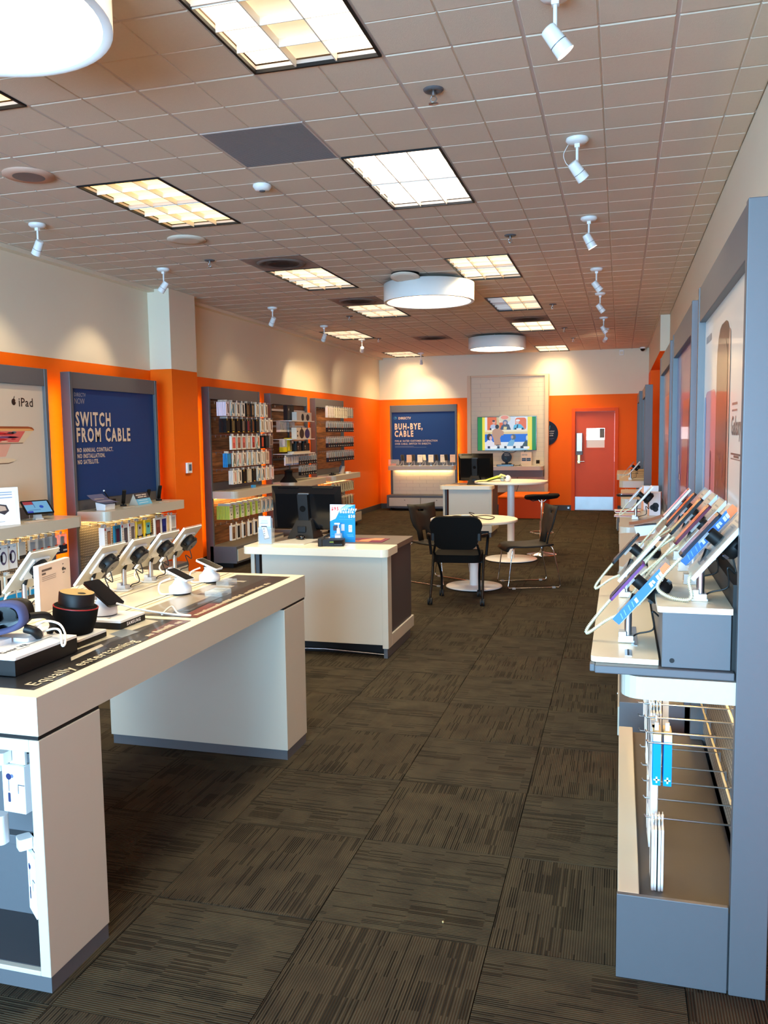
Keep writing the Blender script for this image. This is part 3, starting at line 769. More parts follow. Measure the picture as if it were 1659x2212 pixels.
# tablet poster bay
t = bay('display_bay', 'wall display bay with pale tablet poster, at the far left', (LF, 4.88, 0), 90, W=1.51)
m, P = poster(t, 1.51, (206,190,170))
bw = 1.43
P.text('iPad', bw-.315, .86, .105, (30,26,24), 2, .001)
P.disc(bw-.372,.895,.026,(30,26,24),2,.028); P.disc(bw-.345,.90,.009,(206,190,170),3); P.poly([(bw-.372,.925),(bw-.362,.945),(bw-.356,.942),(bw-.364,.922)],(30,26,24),2)
P.poly([(.02,.69),(1.22,.69),(1.27,.683),(1.295,.665),(1.29,.655),(1.26,.66),(.02,.66)],(150,74,36),2); P.poly([(.02,.672),(1.24,.672),(1.285,.66),(1.28,.652),(.02,.655)],(226,160,96),3)
P.poly([(.02,.655),(1.285,.655),(1.15,.548),(.02,.548)],(214,190,156),2); P.poly([(.02,.650),(1.18,.650),(1.09,.558),(.02,.556)],(212,96,88),3); P.poly([(.02,.552),(1.15,.552),(1.14,.546),(.02,.543)],(120,90,70),4)
rs = random.Random(5)
for u, v, w_, h_, c in ((.86,.63,.10,.010,(190,30,40)),(.95,.60,.16,.009,(110,70,110)),(1.02,.60,.07,.006,(120,80,120)),(.80,.61,.09,.010,(224,150,150)),(.88,.58,.08,.010,(180,30,40)),(.78,.583,.1,.010,(232,140,50)),(1.0,.635,.05,.008,(50,50,60)),(1.04,.64,.035,.010,(90,96,104)),(.97,.625,.07,.007,(196,40,50)),(.7,.6,.08,.02,(200,40,60)),(.92,.567,.05,.006,(230,180,150)),(1.03,.585,.03,.006,(170,30,40)),(.6,.62,.08,.015,(230,160,80))):
    P.poly([(u-w_,v-h_*.3),(u-w_*.4,v+h_),(u+w_*.5,v+h_*.8),(u+w_,v),(u+w_*.4,v-h_),(u-w_*.5,v-h_)],c,5)
P.poly([(.02,.543),(1.0,.546),(.93,.44),(.02,.42)],(216,160,140),1)
P.poly([(.02,.425),(.97,.425),(1.02,.418),(1.055,.408),(1.02,.396),(.96,.388),(.02,.385)],(216,194,162),4); P.poly([(.02,.392),(.96,.394),(1.04,.405),(1.01,.390),(.96,.380),(.02,.376)],(110,84,64),3)
m.build('poster', t)
Bt = t
def shelfbox(name, lab, cat, loc, rz, build):
    o = root(name, lab, cat, loc, rz); build(o); return o
# hanging goods under its shelf
GB = 'fitness band boxes and cables below the tablet shelf'
xs = [.60,.705,.82,.90]
hang_row(t, 'under tablet shelf', .82, [.48]+xs[:3], [('band',(238,234,226),(92,80,104),None,(.10,.20,.03),2,'white')]*3+[('stripe',(230,224,204),(60,56,50),(225,218,200),(.09,.14,.02),1,'cream')], GB)
hang_row(t, 'under tablet shelf', .82, [.965,1.06,1.15,1.25,1.35], [('clear',(36,38,50),(70,60,58),None,(.085,.165,.03),1,'dark-based')]*5, 'clear blister packs below the tablet shelf')
hang_row(t, 'lower tablet bay row', .57, [.30,.52,.66,.80,.95,1.1], [('stripe',(226,218,200),(40,160,220),(22,22,24),(.12,.2,.02),2,'black and white')]*6, 'armband packs on the lower hooks', dz=0)
# shelf items of the tablet bay
def sign_card(name, lab, loc, rz, w, h, col, draw=None, tilt=8, t_=.004):
    o = root(name, lab, 'sign', loc, rz)
    M = Matrix.Rotation(R(-tilt),4,'X')
    m = MB(M); m.box((-w/2,-t_/2,0),(w/2,t_/2,h),'print',col); P = Pane(m, (-w/2,-t_/2,0), (1,0,0), (0,0,1))
    if draw: draw(P, w, h)
    m.build('card', o)
    m = MB(); m.box((-w/2,-.002,0),(w/2,.045,.003),'acrylic'); m.build('foot', o)
    return o
def watch_print(P, w, h):
    P.rect(.02,.04,w-.02,h-.03,(236,238,242)); P.rect(.028,.05,w-.028,h-.04,(248,248,250),2)
    for k, q in enumerate((.86,.80,.72)): P.rect(.05,h*q,w-.05,h*q+.008,(150,165,190),3)
    P.poly([(w*.3,h*.58),(w*.58,h*.54),(w*.66,h*.38),(w*.5,h*.28),(w*.28,h*.36),(w*.24,h*.5)],(60,54,58),3); P.poly([(w*.34,h*.54),(w*.54,h*.50),(w*.58,h*.40),(w*.36,h*.38)],(190,160,140),4); P.rect(w*.1,h*.1,w*.5,h*.11,(120,130,150),3)
sign_card('watch_sign', 'upright white card picturing a watch, at the left frame edge', (-4.70,5.55,.956), 62, .24, .30, (240,240,242), watch_print, 4, .01)
def tablet(o, w, h, col=(18,18,20), scr=None):
    m = MB(); m.rbox((-w/2,-h/2,0),(w/2,h/2,.008),.012,'black_gloss' if col[0]<60 else 'white_gloss'); m.build('tablet_body', o)
t = root('demo_tablet', 'black tablet tilted on a white wedge stand, lit blue map screen', 'tablet', (-4.76,6.02,.956), 62)
m = MB(); m.prism([(-.035,-.03),(.035,-.03),(.035,.03),(-.035,.03)],0,.012,'white'); m.add([(-.03,-.02,.01),(.03,-.02,.01),(.03,.03,.01),(-.03,.03,.01),(-.025,-.0,.075),(.025,-.0,.075),(.025,.035,.09),(-.025,.035,.09)],[[0,3,2,1],[4,5,6,7],[0,1,5,4],[1,2,6,5],[2,3,7,6],[3,0,4,7]],'white'); m.build('wedge_stand', t, .002)
M = Matrix.Translation((.0,.01,.10)) @ Matrix.Rotation(R(38),4,'X')
m = MB(M); m.rbox((-.12,-.085,0),(.12,.085,.008),.012,'black_gloss'); tb = m.build('tablet_body', t)
m = MB(M); P = Pane(m,(-.105,-.07,.0085),(1,0,0),(0,1,0),'screen'); P.rect(0,0,.21,.14,(120,180,220)); P.rect(.0,.10,.08,.14,(170,60,70),2); P.rect(.08,.06,.085,.14,(60,90,160),2); P.rect(.02,.03,.12,.035,(60,90,160),2); P.disc(.14,.07,.018,(40,80,190),2); P.rect(.0,.0,.05,.02,(50,60,180),2); m.build('screen', tb)
m = MB(); m.tube(smooth_path([(-.02,.03,.06),(-.05,.05,.04),(-.06,.03,.006),(-.09,.02,.004)],6),.003,'cable_white'); m.build('cable', t)
o = tag(MB().rbox((-.11,-.035,0),(.11,.035,.004),.006,'print',(214,196,182)).build('price_card', loc=(-4.66,5.86,.9565), rot=(0,0,R(85))), 'flat beige price card on the tablet shelf', 'price card')

# navy poster bay
t = bay('display_bay', 'wall display bay with navy cable television poster by the pillar', (LF, 6.70, 0), 90, W=1.51)
m, P = poster(t, 1.51, (24,58,112), mt='print')
CRM = (222,200,176)
P.text('DIRECTV', .055, .975, .050, (150,150,160), 2, .0008, .80)
P.text('NOW', .053, .905, .078, (170,168,170), 2, -.0008, .80)
P.text('SWITCH', .066, .696, .182, (10,20,44), 2, .006, .70); P.text('FROM CABLE', .066, .546, .182, (10,20,44), 2, .006, .70)
P.text('SWITCH', .060, .702, .182, CRM, 3, .006, .70); P.text('FROM CABLE', .060, .552, .182, CRM, 3, .006, .70)
for k, s_ in enumerate(('NO ANNUAL CONTRACT.','NO INSTALLATION.','NO SATELLITE.')): P.text(s_, .062, .452-.056*k, .056, CRM, 2, .0016, .74)
m.build('poster', t)
NB = t
g = 'phone cases hung under the navy poster shelf'
items = [('tall',(238,232,222),(180,130,100),None,(.115,.205,.03),2,'white red-tagged'),('dark',(40,120,150),(74,36,70),(60,150,190),(.115,.215,.02),1,'blue and purple'),('tall',(240,234,224),(90,86,96),None,(.115,.205,.03),1,'white red-tagged'),
 ('tall',(242,236,226),(120,112,110),None,(.115,.205,.03),1,'white red-tagged'),('otter',(220,190,70),(190,190,186),None,(.11,.19,.025),2,'yellow and grey'),('otter',(230,206,60),(110,190,180),None,(.11,.19,.025),2,'yellow and mint'),
 ('window',(240,238,234),(120,64,54),None,(.12,.19,.02),1,'brown-windowed white'),('window',(240,238,234),(30,40,110),None,(.12,.19,.02),1,'navy-windowed white'),('stripe',(228,222,210),(150,140,130),(190,184,174),(.09,.18,.03),2,'pale clear-lidded')]
hang_row(t, 'under navy poster shelf', .815, [.12,.28,.40,.52,.66,.82,1.01,1.13,1.33], items, g, HOOKL, -.25)
hang_row(t, 'lower navy bay row', .52, [.1,.34,.5,.62,.78,.94,1.1], [None,('dark',(30,28,28),(60,40,40),None,(.1,.18,.02),2,'black'),('case',(220,214,204),(60,50,50),None,(.1,.18,.02),1,'white'),('dark',(34,30,28),(50,44,40),None,(.1,.18,.02),2,'black'),('stripe',(230,110,40),(40,36,34),(240,140,60),(.1,.15,.02),2,'orange'),('stripe',(220,180,40),(40,36,30),(230,200,60),(.1,.18,.02),2,'yellow'),None], 'assorted packs on lower hooks of the navy bay', HOOKL, -.22)
# things on its shelf
t2 = root('leaflet_block', 'white block with a drooping slate-blue leaflet on top, navy bay shelf', 'leaflet', (-4.72,6.93,.956), 90)
m = MB(); m.add([(-.07,-.045,0),(.09,-.045,0),(.09,.05,0),(-.07,.05,0),(-.07,-.05,.055),(.09,-.05,.055),(.09,.06,.075),(-.07,.06,.075)],[[0,3,2,1],[4,5,6,7],[0,1,5,4],[1,2,6,5],[2,3,7,6],[3,0,4,7]],'white'); m.build('block', t2, .002)
m = MB()
vs = []; fs = []
for i in range(7):
    u = i/6; yy = -.075+.19*u; zz = .062+.055*u+.03*(u-.5)**2*4*(1 if u > .5 else .3)
    vs += [(-.12,yy,zz),(.13,yy,zz-.004)]
for i in range(6): fs.append([2*i,2*i+1,2*i+3,2*i+2])
m.add(vs, fs, 'print', (96,100,136)); m.add([(a,b,c+.0012) for a,b,c in vs[4:8]], [[0,1,3,2]], 'print', (150,150,176)); m.add([(a*.6-.01,b,c+.0025) for a,b,c in vs[8:10]]+[(a*.6-.01,b+.012,c+.007) for a,b,c in vs[8:10]], [[0,1,3,2]], 'print', (214,196,180)); m.build('leaflet', t2)
t2 = root('tent_card', 'dark and light blue folded tent card on the navy bay shelf', 'sign', (-4.73,7.56,.956), 90)
m = MB(); w2, d2, h2 = .13, .055, .115
m.add([(-w2,-d2,0),(w2,-d2,0),(w2,0,h2),(-w2,0,h2)],[[0,1,2,3]],'print',(60,56,66)); m.add([(-w2,d2,0),(w2,d2,0),(w2,.001,h2),(-w2,.001,h2)],[[0,1,2,3]],'print',(190,182,170))
m.add([(-w2,-d2,0),(-w2,d2,0),(-w2,0,h2)],[[0,1,2]],'print',(186,176,160))
P = Pane(m, (-w2,-d2,0), (1,0,0), Vector((0,d2,h2)).normalized()); P.rect(0,0,2*w2,.066,(104,180,222)); [P.rect(a_,v_,b_,v_+.011,(212,200,190),2) for a_,b_,v_ in ((.03,.125,.102),(.135,.22,.102),(.05,.15,.080),(.16,.21,.080))]
for q in (.045,.02): P.rect(.03,q,.2,q+.006,(200,225,240),2)
m.build('card', t2)
def remote(loc, rz, lab, lean=35, l=.17, up=.0):
    o = root('remote_handset', lab, 'remote control', loc, rz, 'black handsets and streaming sticks on the navy shelf')
    m = MB(); m.rbox((-.03,-.03,0),(.03,.03,.014),.01,'black'); m.cyl((0,0,.01),(0,.01,.06),.008,'black',n=8); m.build('stand', o)
    m = MB(Matrix.Translation((0,.0,.03)) @ Matrix.Rotation(R(-lean),4,'X') @ Matrix.Rotation(R(0),4,'Y')); m.rbox((-.019,-.008,0),(.019,.008,l),.006,'black'); m.build('handset', o, .002)
    return o
o = remote((-4.79,7.34,.956), 40, 'black handset leaning left of the folded tent card', -42, .18)
o = root('streaming_stick', 'small black media box with a thin raised aerial and white tip', 'media device', (-4.84,7.22,.956), 90)
m = MB(); m.rbox((-.04,-.02,.015),(.045,.02,.08),.006,'black'); m.cyl((0,0,0),(0,0,.02),.014,'black',n=10); m.build('box', o); m = MB(); m.tube([(-.03,0,.07),(-.12,.0,.165)],.005,'black'); m.ball((-.125,0,.17),.009,'white'); m.build('aerial', o)
remote((-4.80,8.03,.956), 40, 'black handset leaning at the right end of the navy shelf', -42, .18)
remote((-4.86,7.90,.956), 60, 'short black handset beside the tall one, right end of navy shelf', -25, .11)
for k, (y, lab) in enumerate(((7.2,'pale flat price strip in front of the leaflet block'),(7.86,'pale flat price strip by the two handsets'))):
    tag(MB().rbox((-.07,-.02,0),(.07,.02,.004),.004,'print',(205,194,182)).build('price_card', loc=(-4.64,y,.9565), rot=(0,0,R(88))), lab, 'price card')
# thermostat and small things on the pillar
o = root('thermostat', 'white wall thermostat with grey-blue display on the orange pillar', 'thermostat', (-4.83,8.74,1.28), 90)
MB().rbox((-.06,-.028,-.06),(.06,0,.06),.012,'white').build('housing', o, .004); m = MB(); P = Pane(m,(-.025,-.0285,-.035),(1,0,0),(0,0,1)); P.rect(0,0,.06,.075,(74,98,120)); m.build('display', o)

# ---- three accessory racks
def rackrows(t, where, spec, group):
    for (zz, word, xs, items) in spec: hang_row(t, f'{word} row of {where}', zz, xs, items, group)
X10 = [.09+.147*i for i in range(10)]
rack1 = bay('accessory_rack', 'tall grey wood-backed accessory rack full of phone cases, nearest one', (LF, 9.41, 0), 90, W=1.52, kind='wood')
PINK = (214,150,140); RED = (206,70,62)
def BR(c, n=1, word='white'): return ('window', (230,224,210), c, None, CW, n, word)
rackrows(rack1, 'near rack', [
 (2.075,'top', X10, [W((70,60,44),6,None,(226,214,226)),W((30,90,110),4,(60,150,180)),W((50,40,36),1),W((44,36,32),1),K((120,92,60),2,(150,140,100),'dark bronze'),K((150,130,100),1,(90,84,70),'dark'),W((150,136,120),3),W((130,112,96),2),W((24,20,20),2),None]),
 (1.87,'second', X10, [K((30,28,26),5),K((110,96,60),1),K((30,26,24),3),K((120,116,104),2,word='grey and black'),K((130,40,60),1,word='crimson and black'),K((110,66,30),1,word='brown and black'),K((34,26,24),2),W((150,130,90),2),W((140,110,80),2),W((90,50,40),2,None,(226,210,196))]),
 (1.655,'third', X10, [None,BR((214,96,84),2,'pink-windowed'),BR((150,90,70),1,'brown-windowed'),BR((176,90,80),1,'pink-windowed'),BR((206,190,176),2,'pale'),BR((160,60,52),1,'red-windowed'),W((210,110,70),1,(70,140,110),word='colourful'),K((200,80,50),3,(40,38,36),'orange and black'),K((30,54,66),3,(40,44,50),'teal-black'),('stripe',(150,134,124),(90,80,74),(110,90,80),CW,2,'smoky')]),
 (1.44,'fourth', X10, [BLUE_CASE,W((60,44,34),1,(90,140,120)),W(PINK,1,(120,160,160)),W((120,70,50),1,(120,160,160)),W((220,212,196),2,(110,160,160)),W((206,196,180),3,(90,140,150)),W((40,34,30),1),W((190,180,160),1),('stripe',(220,200,180),(200,180,160),(170,140,120),CW,1,'clear and cream'),None]),
 (1.22,'fifth', X10, [None,W(PINK,3),W((56,44,36),3),K((24,22,20),2),W((210,200,180),1,None,(200,190,165)),K((26,24,24),2),W((60,110,150),3,(80,140,190),word='bluish white'),W((30,26,24),1,(120,170,190)),W((190,180,160),1),W(PINK,2,None,(222,206,206))]),
], 'phone case packs on the near accessory rack')
LIMEP = ('lime',(232,234,206),(60,60,60),None,(.10,.17,.008),8,'white')
rackrows(rack1, 'near rack', [
 (.785,'lime', [.10,.27,.43,.60,.77,.94,1.1,1.24,1.38], [('lime',(232,234,206),(60,60,60),None,(.10,.17,.008),16,'white')]+[LIMEP]*5+[W((70,150,190),3,(60,140,190))]*3)], 'lime-edged packs under the near rack shelf')
rackrows(rack1, 'near rack', [
 (.535,'bottom', [.16,.30,.47,.66,.83,1.0,1.17], [('window',(226,220,206),c,None,(.095,.19,.035),1,wd) for c, wd in (((110,76,50),'brown-windowed'),((26,22,22),'black-windowed'),((30,26,34),'black-windowed'),((28,30,60),'navy-sided'),((24,24,40),'navy-sided'),((60,50,50),'dark-windowed'),((90,40,60),'plum-windowed'))])], 'window boxes on the bottom hooks')
o = tag(MB().rbox((-.03,-.02,0),(.03,.02,.035),.004,'print',(70,150,200)).build('small_blue_box', loc=(-4.68,10.2,.956), rot=(0,0,R(80))), 'tiny blue box on the near accessory rack shelf', 'box')
rack2 = bay('accessory_rack', 'middle wood-backed rack, half empty, with white speaker shelves', (LF, 11.30, 0), 90, W=1.50, kind='wood')
for z in (2.0,1.76,1.52,1.27,1.12):
    MB().box((.045,.03,z),(1.455,.05,z+.03),'steel').build('slat_rail', rack2)
MB().box((.74,.02,1.06),(.76,.045,2.1),'dark_grey').build('centre_upright', rack2)
Mr = world(rack2)
def on_rack(mb, name, lab, cat, p, group=None, rz=90):
    o = mb.build(name, loc=tuple(Mr @ Vector(p)), rot=(0,0,R(rz))); return tag(o, lab, cat, group)
m = MB(); m.box((-.13,-.03,-.22),(.13,.03,0),'print',(24,20,20)); P = Pane(m,(-.13,-.03,-.22),(1,0,0),(0,0,1)); P.rect(.03,.02,.10,.2,(60,56,52)); P.rect(.14,.03,.24,.2,(40,38,38)); P.rect(.05,.14,.07,.17,(200,200,196),2)
on_rack(m, 'black_boxed_accessory', 'tall black box hung at the top of the middle rack', 'package', (.27,-.17,2.08)); inst('hook', HOOK, rack2, (.27,0,2.085))
for k, x in enumerate((.10,.43)):
    m = MB(); m.box((-.12,-.03,-.15),(.12,.03,-.12),'print',(226,220,210)); m.box((-.12,-.03,-.12),(.12,.03,0),'clear_plastic'); m.cyl((0,0,-.118),(0,0,-.02),.035,'black',n=12,r1=.012)
    on_rack(m, 'clear_lidded_charger', ('left','right')[k]+' clear-lidded charger pack with white base, middle rack', 'package', (x,-.12,1.84)); inst('hook', HOOK, rack2, (x,0,1.845))
for k, z in enumerate((1.855,1.585,1.37)):
    MB().box((.10,-.28,z-.012),(1.05,.045,z),'white').build('rack_shelf', rack2)
def spk_box(w, h, cols, face=(214,206,196)):
    m = MB(); m.box((-w/2,-.04,0),(w/2,.04,h),'print',face); P = Pane(m,(-w/2,-.04,0),(1,0,0),(0,0,1))
    return m, P
m, P = spk_box(.62,.125,None,(200,192,184)); P.disc(.24,.05,.055,(40,34,40)); P.disc(.45,.05,.07,(46,38,50),1,.05); P.rect(.0,.0,.12,.125,(186,180,176))
on_rack(m, 'speaker_carton', 'pale carton picturing two dark round speakers, top rack shelf', 'box', (.63,-.235,1.856))
m, P = spk_box(.60,.165,None,(218,206,190)); P.disc(.21,.075,.095,(60,46,36),1,.072); P.disc(.44,.075,.105,(56,48,110),1,.072); P.disc(.21,.155,.02,(60,46,36)); P.disc(.44,.155,.02,(56,48,110)); P.rect(.02,.03,.06,.06,(50,46,46)); P.rect(.02,.1,.06,.12,(50,46,46))
on_rack(m, 'speaker_carton', 'cream carton with a black and a purple disc, middle rack shelf', 'box', (.60,-.235,1.586))
for k, (x, wd) in enumerate(((.46,.20),(.78,.26))):
    m = MB(); m.rbox((-wd/2,-.05,0),(wd/2,.05,.115),.02,'black'); m.cyl((0,0,.11),(0,0,.15),.04,'black',n=14); P = Pane(m,(-wd/2,-.0505,0),(1,0,0),(0,0,1)); P.disc(.05,.07,.012,(220,220,220)); P.disc(.05,.04,.008,(200,200,200))
    on_rack(m, 'portable_speaker', ('narrow','wide')[k]+' black portable speaker on the lowest rack shelf', 'speaker', (x,-.20,1.40))
m = MB(); m.box((-.34,-.05,0),(.34,.05,.028),'print',(206,196,178)); on_rack(m, 'flat_white_carton', 'flat cream carton under the two black speakers', 'box', (.58,-.20,1.371))
m = MB(); m.box((-.07,-.03,-.2),(.07,.03,-.01),'clear_plastic'); m.box((-.07,-.031,-.2),(.07,.031,-.13),'print',(214,208,40)); m.tube([(0,-.01,-.12),(0,-.01,-.02)],.02,'white',8); on_rack(m, 'yellow_charger_pack', 'clear and yellow car charger pack, left of the yellow box', 'package', (.03,-.17,1.6))
m = MB(); m.box((-.08,-.03,-.19),(.08,.03,0),'print',(208,200,40)); P = Pane(m,(-.08,-.03,-.19),(1,0,0),(0,0,1)); P.rect(.09,.01,.155,.18,(120,112,100)); on_rack(m, 'yellow_charger_pack', 'bright yellow box hanging on the middle rack', 'package', (.21,-.17,1.6))
WP = ('stripe',(226,220,214),(120,140,190),(200,196,190),(.075,.12,.012),2,'white')
hang_row(rack2, 'white middle-rack row', 1.335, [.0+.06,.14,.22,.31,.40,.49], [WP]*6, 'small white packs on the middle rack')
BP = ('clear',(26,24,26),(60,56,54),(190,184,176),(.07,.125,.02),2,'black')
hang_row(rack2, 'upper black middle-rack row', 1.335, [.60,.70,.80,.90,1.0,1.1,1.2,1.3], [BP]*8, 'small black packs on the middle rack')
hang_row(rack2, 'lower black middle-rack row', 1.165, [.66,.76,.86,.96,1.06,1.16,1.26], [BP]*7, 'small black packs on the middle rack')
m = MB(); m.lathe([(.13,0),(.12,.02),(.06,.09),(.055,.15),(.07,.165),(.0,.19)],(0,0,0),'black_mat',18); on_rack(m, 'black_cone_speaker', 'black bell-shaped device on the middle rack shelf', 'speaker', (.13,-.2,.956))
LP = ('case',(222,232,190),(120,120,110),None,(.09,.15,.015),2,'pale green')
hang_row(rack2, 'low middle-rack row', .80, [.35,.5,.65,.8,.95,1.1,1.25], [LP]*7, 'pale packs under the middle rack shelf')
rack3 = bay('accessory_rack', 'farthest wood-backed accessory rack with rows of small dark packs', (LF, 13.16, 0), 90, W=1.48, kind='wood')
X12 = [.07+.118*i for i in range(12)]
hang_row(rack3, 'top farthest-rack row', 2.11, X12, [('stripe',(228,218,212),(206,200,190),(208,200,186),(.09,.17,.02),2,'white')]*3+[('earbud',(222,214,190),(60,60,60),None,(.09,.17,.02),1,'cream')]*6+[('stripe',(196,200,190),(150,160,160),(180,184,176),(.1,.16,.02),1,'grey-green')]*3, 'white packs on the farthest rack')
for zz, wd in ((1.86,'upper'),(1.60,'middle'),(1.36,'lower')):
    DP = [('clear',(24,22,34) if (i+int(zz*10)) % 3 else (36,24,20),(64,60,70),(196,76,40) if i % 3 == 0 else (120,110,110),(.085,.16,.02),2,'dark') for i in range(12)]
    hang_row(rack3, f'{wd} farthest-rack row', zz, X12, DP, 'dark blister packs on the farthest rack')
hang_row(rack3, 'cream farthest-rack row', .81, [.3,.45,.6,.72,.84,.96,1.08,1.2,1.32], [('case',(226,230,196),(80,74,64),None,(.095,.155,.018),2,'cream')]*9, 'cream packs under the farthest rack shelf')
hang_row(rack3, 'bottom farthest-rack row', .56, [.55,.72,.86,1.0,1.15,1.3], [('window',(196,190,160),(130,110,90),None,(.10,.15,.018),2,'tan')]*6, 'tan boxes on the bottom hooks of the farthest rack')
Mr = world(rack3)
m = MB(); m.rbox((-.1,-.03,0),(.1,.03,.02),.01,'black'); m.ball((0,0,.025),.03,'black'); on_rack(m, 'black_gadget', 'small black gadget lying on the farthest rack shelf', 'gadget', (.22,-.2,.956))
o = root('round_blue_sign', 'round slate-blue sign behind a grey wedge, farthest rack shelf', 'sign', tuple(Mr @ Vector((.98,-.1,.956))), 90)
m = MB(); m.cyl((0,0,.07),(0,.006,.07),.075,'print',n=24,col=(84,120,170)); m.box((-.03,-.02,0),(.03,.03,.02),'white'); m.build('disc', o)
m = MB(); m.add([(-.26,-.02,0),(-.14,-.02,0),(-.05,-.02,.12),(-.10,-.02,.13),(-.26,.02,0),(-.14,.02,0),(-.05,.02,.12),(-.10,.02,.13)],[[0,1,2,3],[4,5,6,7],[0,1,5,4],[1,2,6,5],[2,3,7,6],[3,0,4,7]],'ceiling_grid'); on_rack(m, 'grey_wedge_stand', 'grey leaning wedge stand on the farthest rack shelf', 'display stand', (1.02,-.16,.956))
m = MB(); m.rbox((-.07,-.03,0),(.07,.03,.03),.01,'white'); on_rack(m, 'white_gadget', 'small white box at the front of the farthest rack shelf', 'gadget', (.95,-.24,.956))
# ================================================================== BACK WALL
t = bay('display_bay', 'back wall bay with navy cable poster above white subway tile', (-4.82, 17.61, 0), 0, W=1.47, kind='none', base='none')
for ch in t.children:
    if ch.name.startswith('light_strip') and ch.dimensions.z > 1: pass
m, P = poster(t, 1.47, (26,60,116), mt='print')
P.text('DIRECTV', .145, .895, .072, CRM, 2, .0014, .85); P.disc(.075,.925,.034,(52,110,150)); P.disc(.075,.925,.02,(30,60,110),2); P.disc(.085,.93,.012,(80,160,200),3)
P.text('BUH-BYE,', .055, .68, .178, CRM, 3, .007, .66); P.text('CABLE', .055, .525, .178, CRM, 3, .007, .66)
P.text('BUH-BYE,', .059, .675, .178, (14,26,50), 2, .007, .66); P.text('CABLE', .059, .520, .178, (14,26,50), 2, .007, .66)
P.text('FOR #1 RATED CUSTOMER SATISFACTION', .06, .412, .052, (206,190,176), 2, .0014, .80); P.text('OVER CABLE, SWITCH TO DIRECTV.', .06, .350, .052, (206,190,176), 2, .0014, .80)
P.rect(.06,.31,.48,.316,(120,140,170)); P.rect(.06,.29,.76,.296,(120,140,170))
m.build('poster', t)
def subway(parent, x0, x1, z0, z1, y, h=.076, w=.3, stuff=True):
    m = MB(); k = 0; z = z0
    m.box((x0,y,z0),(x1,y+.02,z1),'ceiling_grid')
    while z < z1-.01:
        x = x0-(w/2 if k % 2 else 0)
        while x < x1:
            a, b = max(x, x0)+.002, min(x+w, x1)-.002
            if b-a > .02: m.box((a,y-.006,z+.002),(b,y,min(z+h, z1)-.002),'wall_white',skip='k')
            x += w
        z += h; k += 1
    o = m.build('tile_courses', parent); o['kind'] = 'stuff'; return o
subway(t, .04, 1.43, .33, .865, .06)
m = MB(); m.box((-.01,-.30,.28),(1.48,.09,.33),'fixture_grey'); m.box((-.01,-.30,.08),(.03,.09,.28),'fixture_grey'); m.box((1.44,-.30,.08),(1.48,.09,.28),'fixture_grey'); m.box((-.01,-.30,.06),(1.48,.09,.09),'fixture_grey'); m.box((.03,-.2,.09),(1.44,.05,.28),'dark_grey')
m.build('base_cabinet', t, .003)
for a in (.04, .74):
    d = MB().box((a,-.305,.095),(a+.69,-.28,.275),'laminate').build('drawer', t, .002); MB().cyl((a+.35,-.31,.225),(a+.35,-.304,.225),.009,'black',n=10).build('lock', d)
for x in (.06, .7, 1.38): MB().cyl((x,-.22,0),(x,-.22,.06),.02,'black',n=10).build('foot', t)
# phones on swan-neck stands
def neck_phone(x, lab, col, pc=(236,226,206)):
    o = root('demo_phone', lab, 'phone', (x,17.42,.956), 25, 'demo phones on the back wall shelf')
    m = MB(); m.cyl((0,0,0),(0,0,.012),.028,'white',n=12); m.tube([(0,0,.01),(0,.01,.06),(0,.02,.11)],.006,'cable_white',6); m.tube(smooth_path([(-.03,-.01,.10),(-.05,-.02,.05),(-.09,-.03,.012),(-.05,0,.006)],4),.004,'cable_white',5); m.build('stand', o)
    M = Matrix.Translation((-.02,-.01,.17)) @ Matrix.Rotation(R(62),4,'X'); m = MB(M); m.rbox((-.035,-.07,0),(.035,.07,.009),.008,'print',(90,84,78)); m.rbox((-.031,-.066,.009),(.031,.066,.0095),.007,'print',col); m.build('handset', o)
    c = root('spec_card', 'white spec card behind ' + lab, 'price card', (x+.115,17.47,.956), 12, 'spec cards on the back wall shelf')
    M = Matrix.Rotation(R(-12),4,'X'); m = MB(M); m.box((-.055,-.003,.07),(.055,.003,.235),'print',pc); P = Pane(m,(-.055,-.003,.07),(1,0,0),(0,0,1)); P.rect(.015,.13,.08,.136,(170,160,150)); P.rect(.015,.11,.09,.114,(190,180,170)); m.build('card', c); m = MB(); m.cyl((0,.0,0),(0,0,.08),.006,'steel',n=6); m.box((-.02,-.02,0),(.02,.02,.005),'steel'); m.build('foot', c)
neck_phone(-4.48, 'the black phone nearest the left end, back wall shelf', (22,20,22), (214,178,150)); neck_phone(-4.24, 'the phone with a round dark clock face, back wall shelf', (40,40,44)); neck_phone(-4.0, 'the all-cream phone in the middle, back wall shelf', (226,210,176)); neck_phone(-3.74, 'the dark phone with a yellow top edge, back wall shelf', (30,28,30)); neck_phone(-3.53, 'the white-rimmed phone at the right end, back wall shelf', (34,34,38), (236,200,170))
for lab in [o for o in COL.objects if o.name.startswith('demo_phone')]: lab['label'] = lab['label'].replace('the ', '', 1)
o = root('clear_card_holder', 'small clear holder with a pink card at the left shelf end', 'sign', (-4.70,17.45,.956), 0)
m = MB(); m.box((-.12,0,.02),(.12,.004,.135),'acrylic'); m.box((-.12,-.05,0),(.12,.03,.004),'acrylic'); m.build('holder', o); m = MB(); m.box((-.05,-.03,.005),(.06,-.026,.05),'print',(206,150,140)); m.build('card', o)

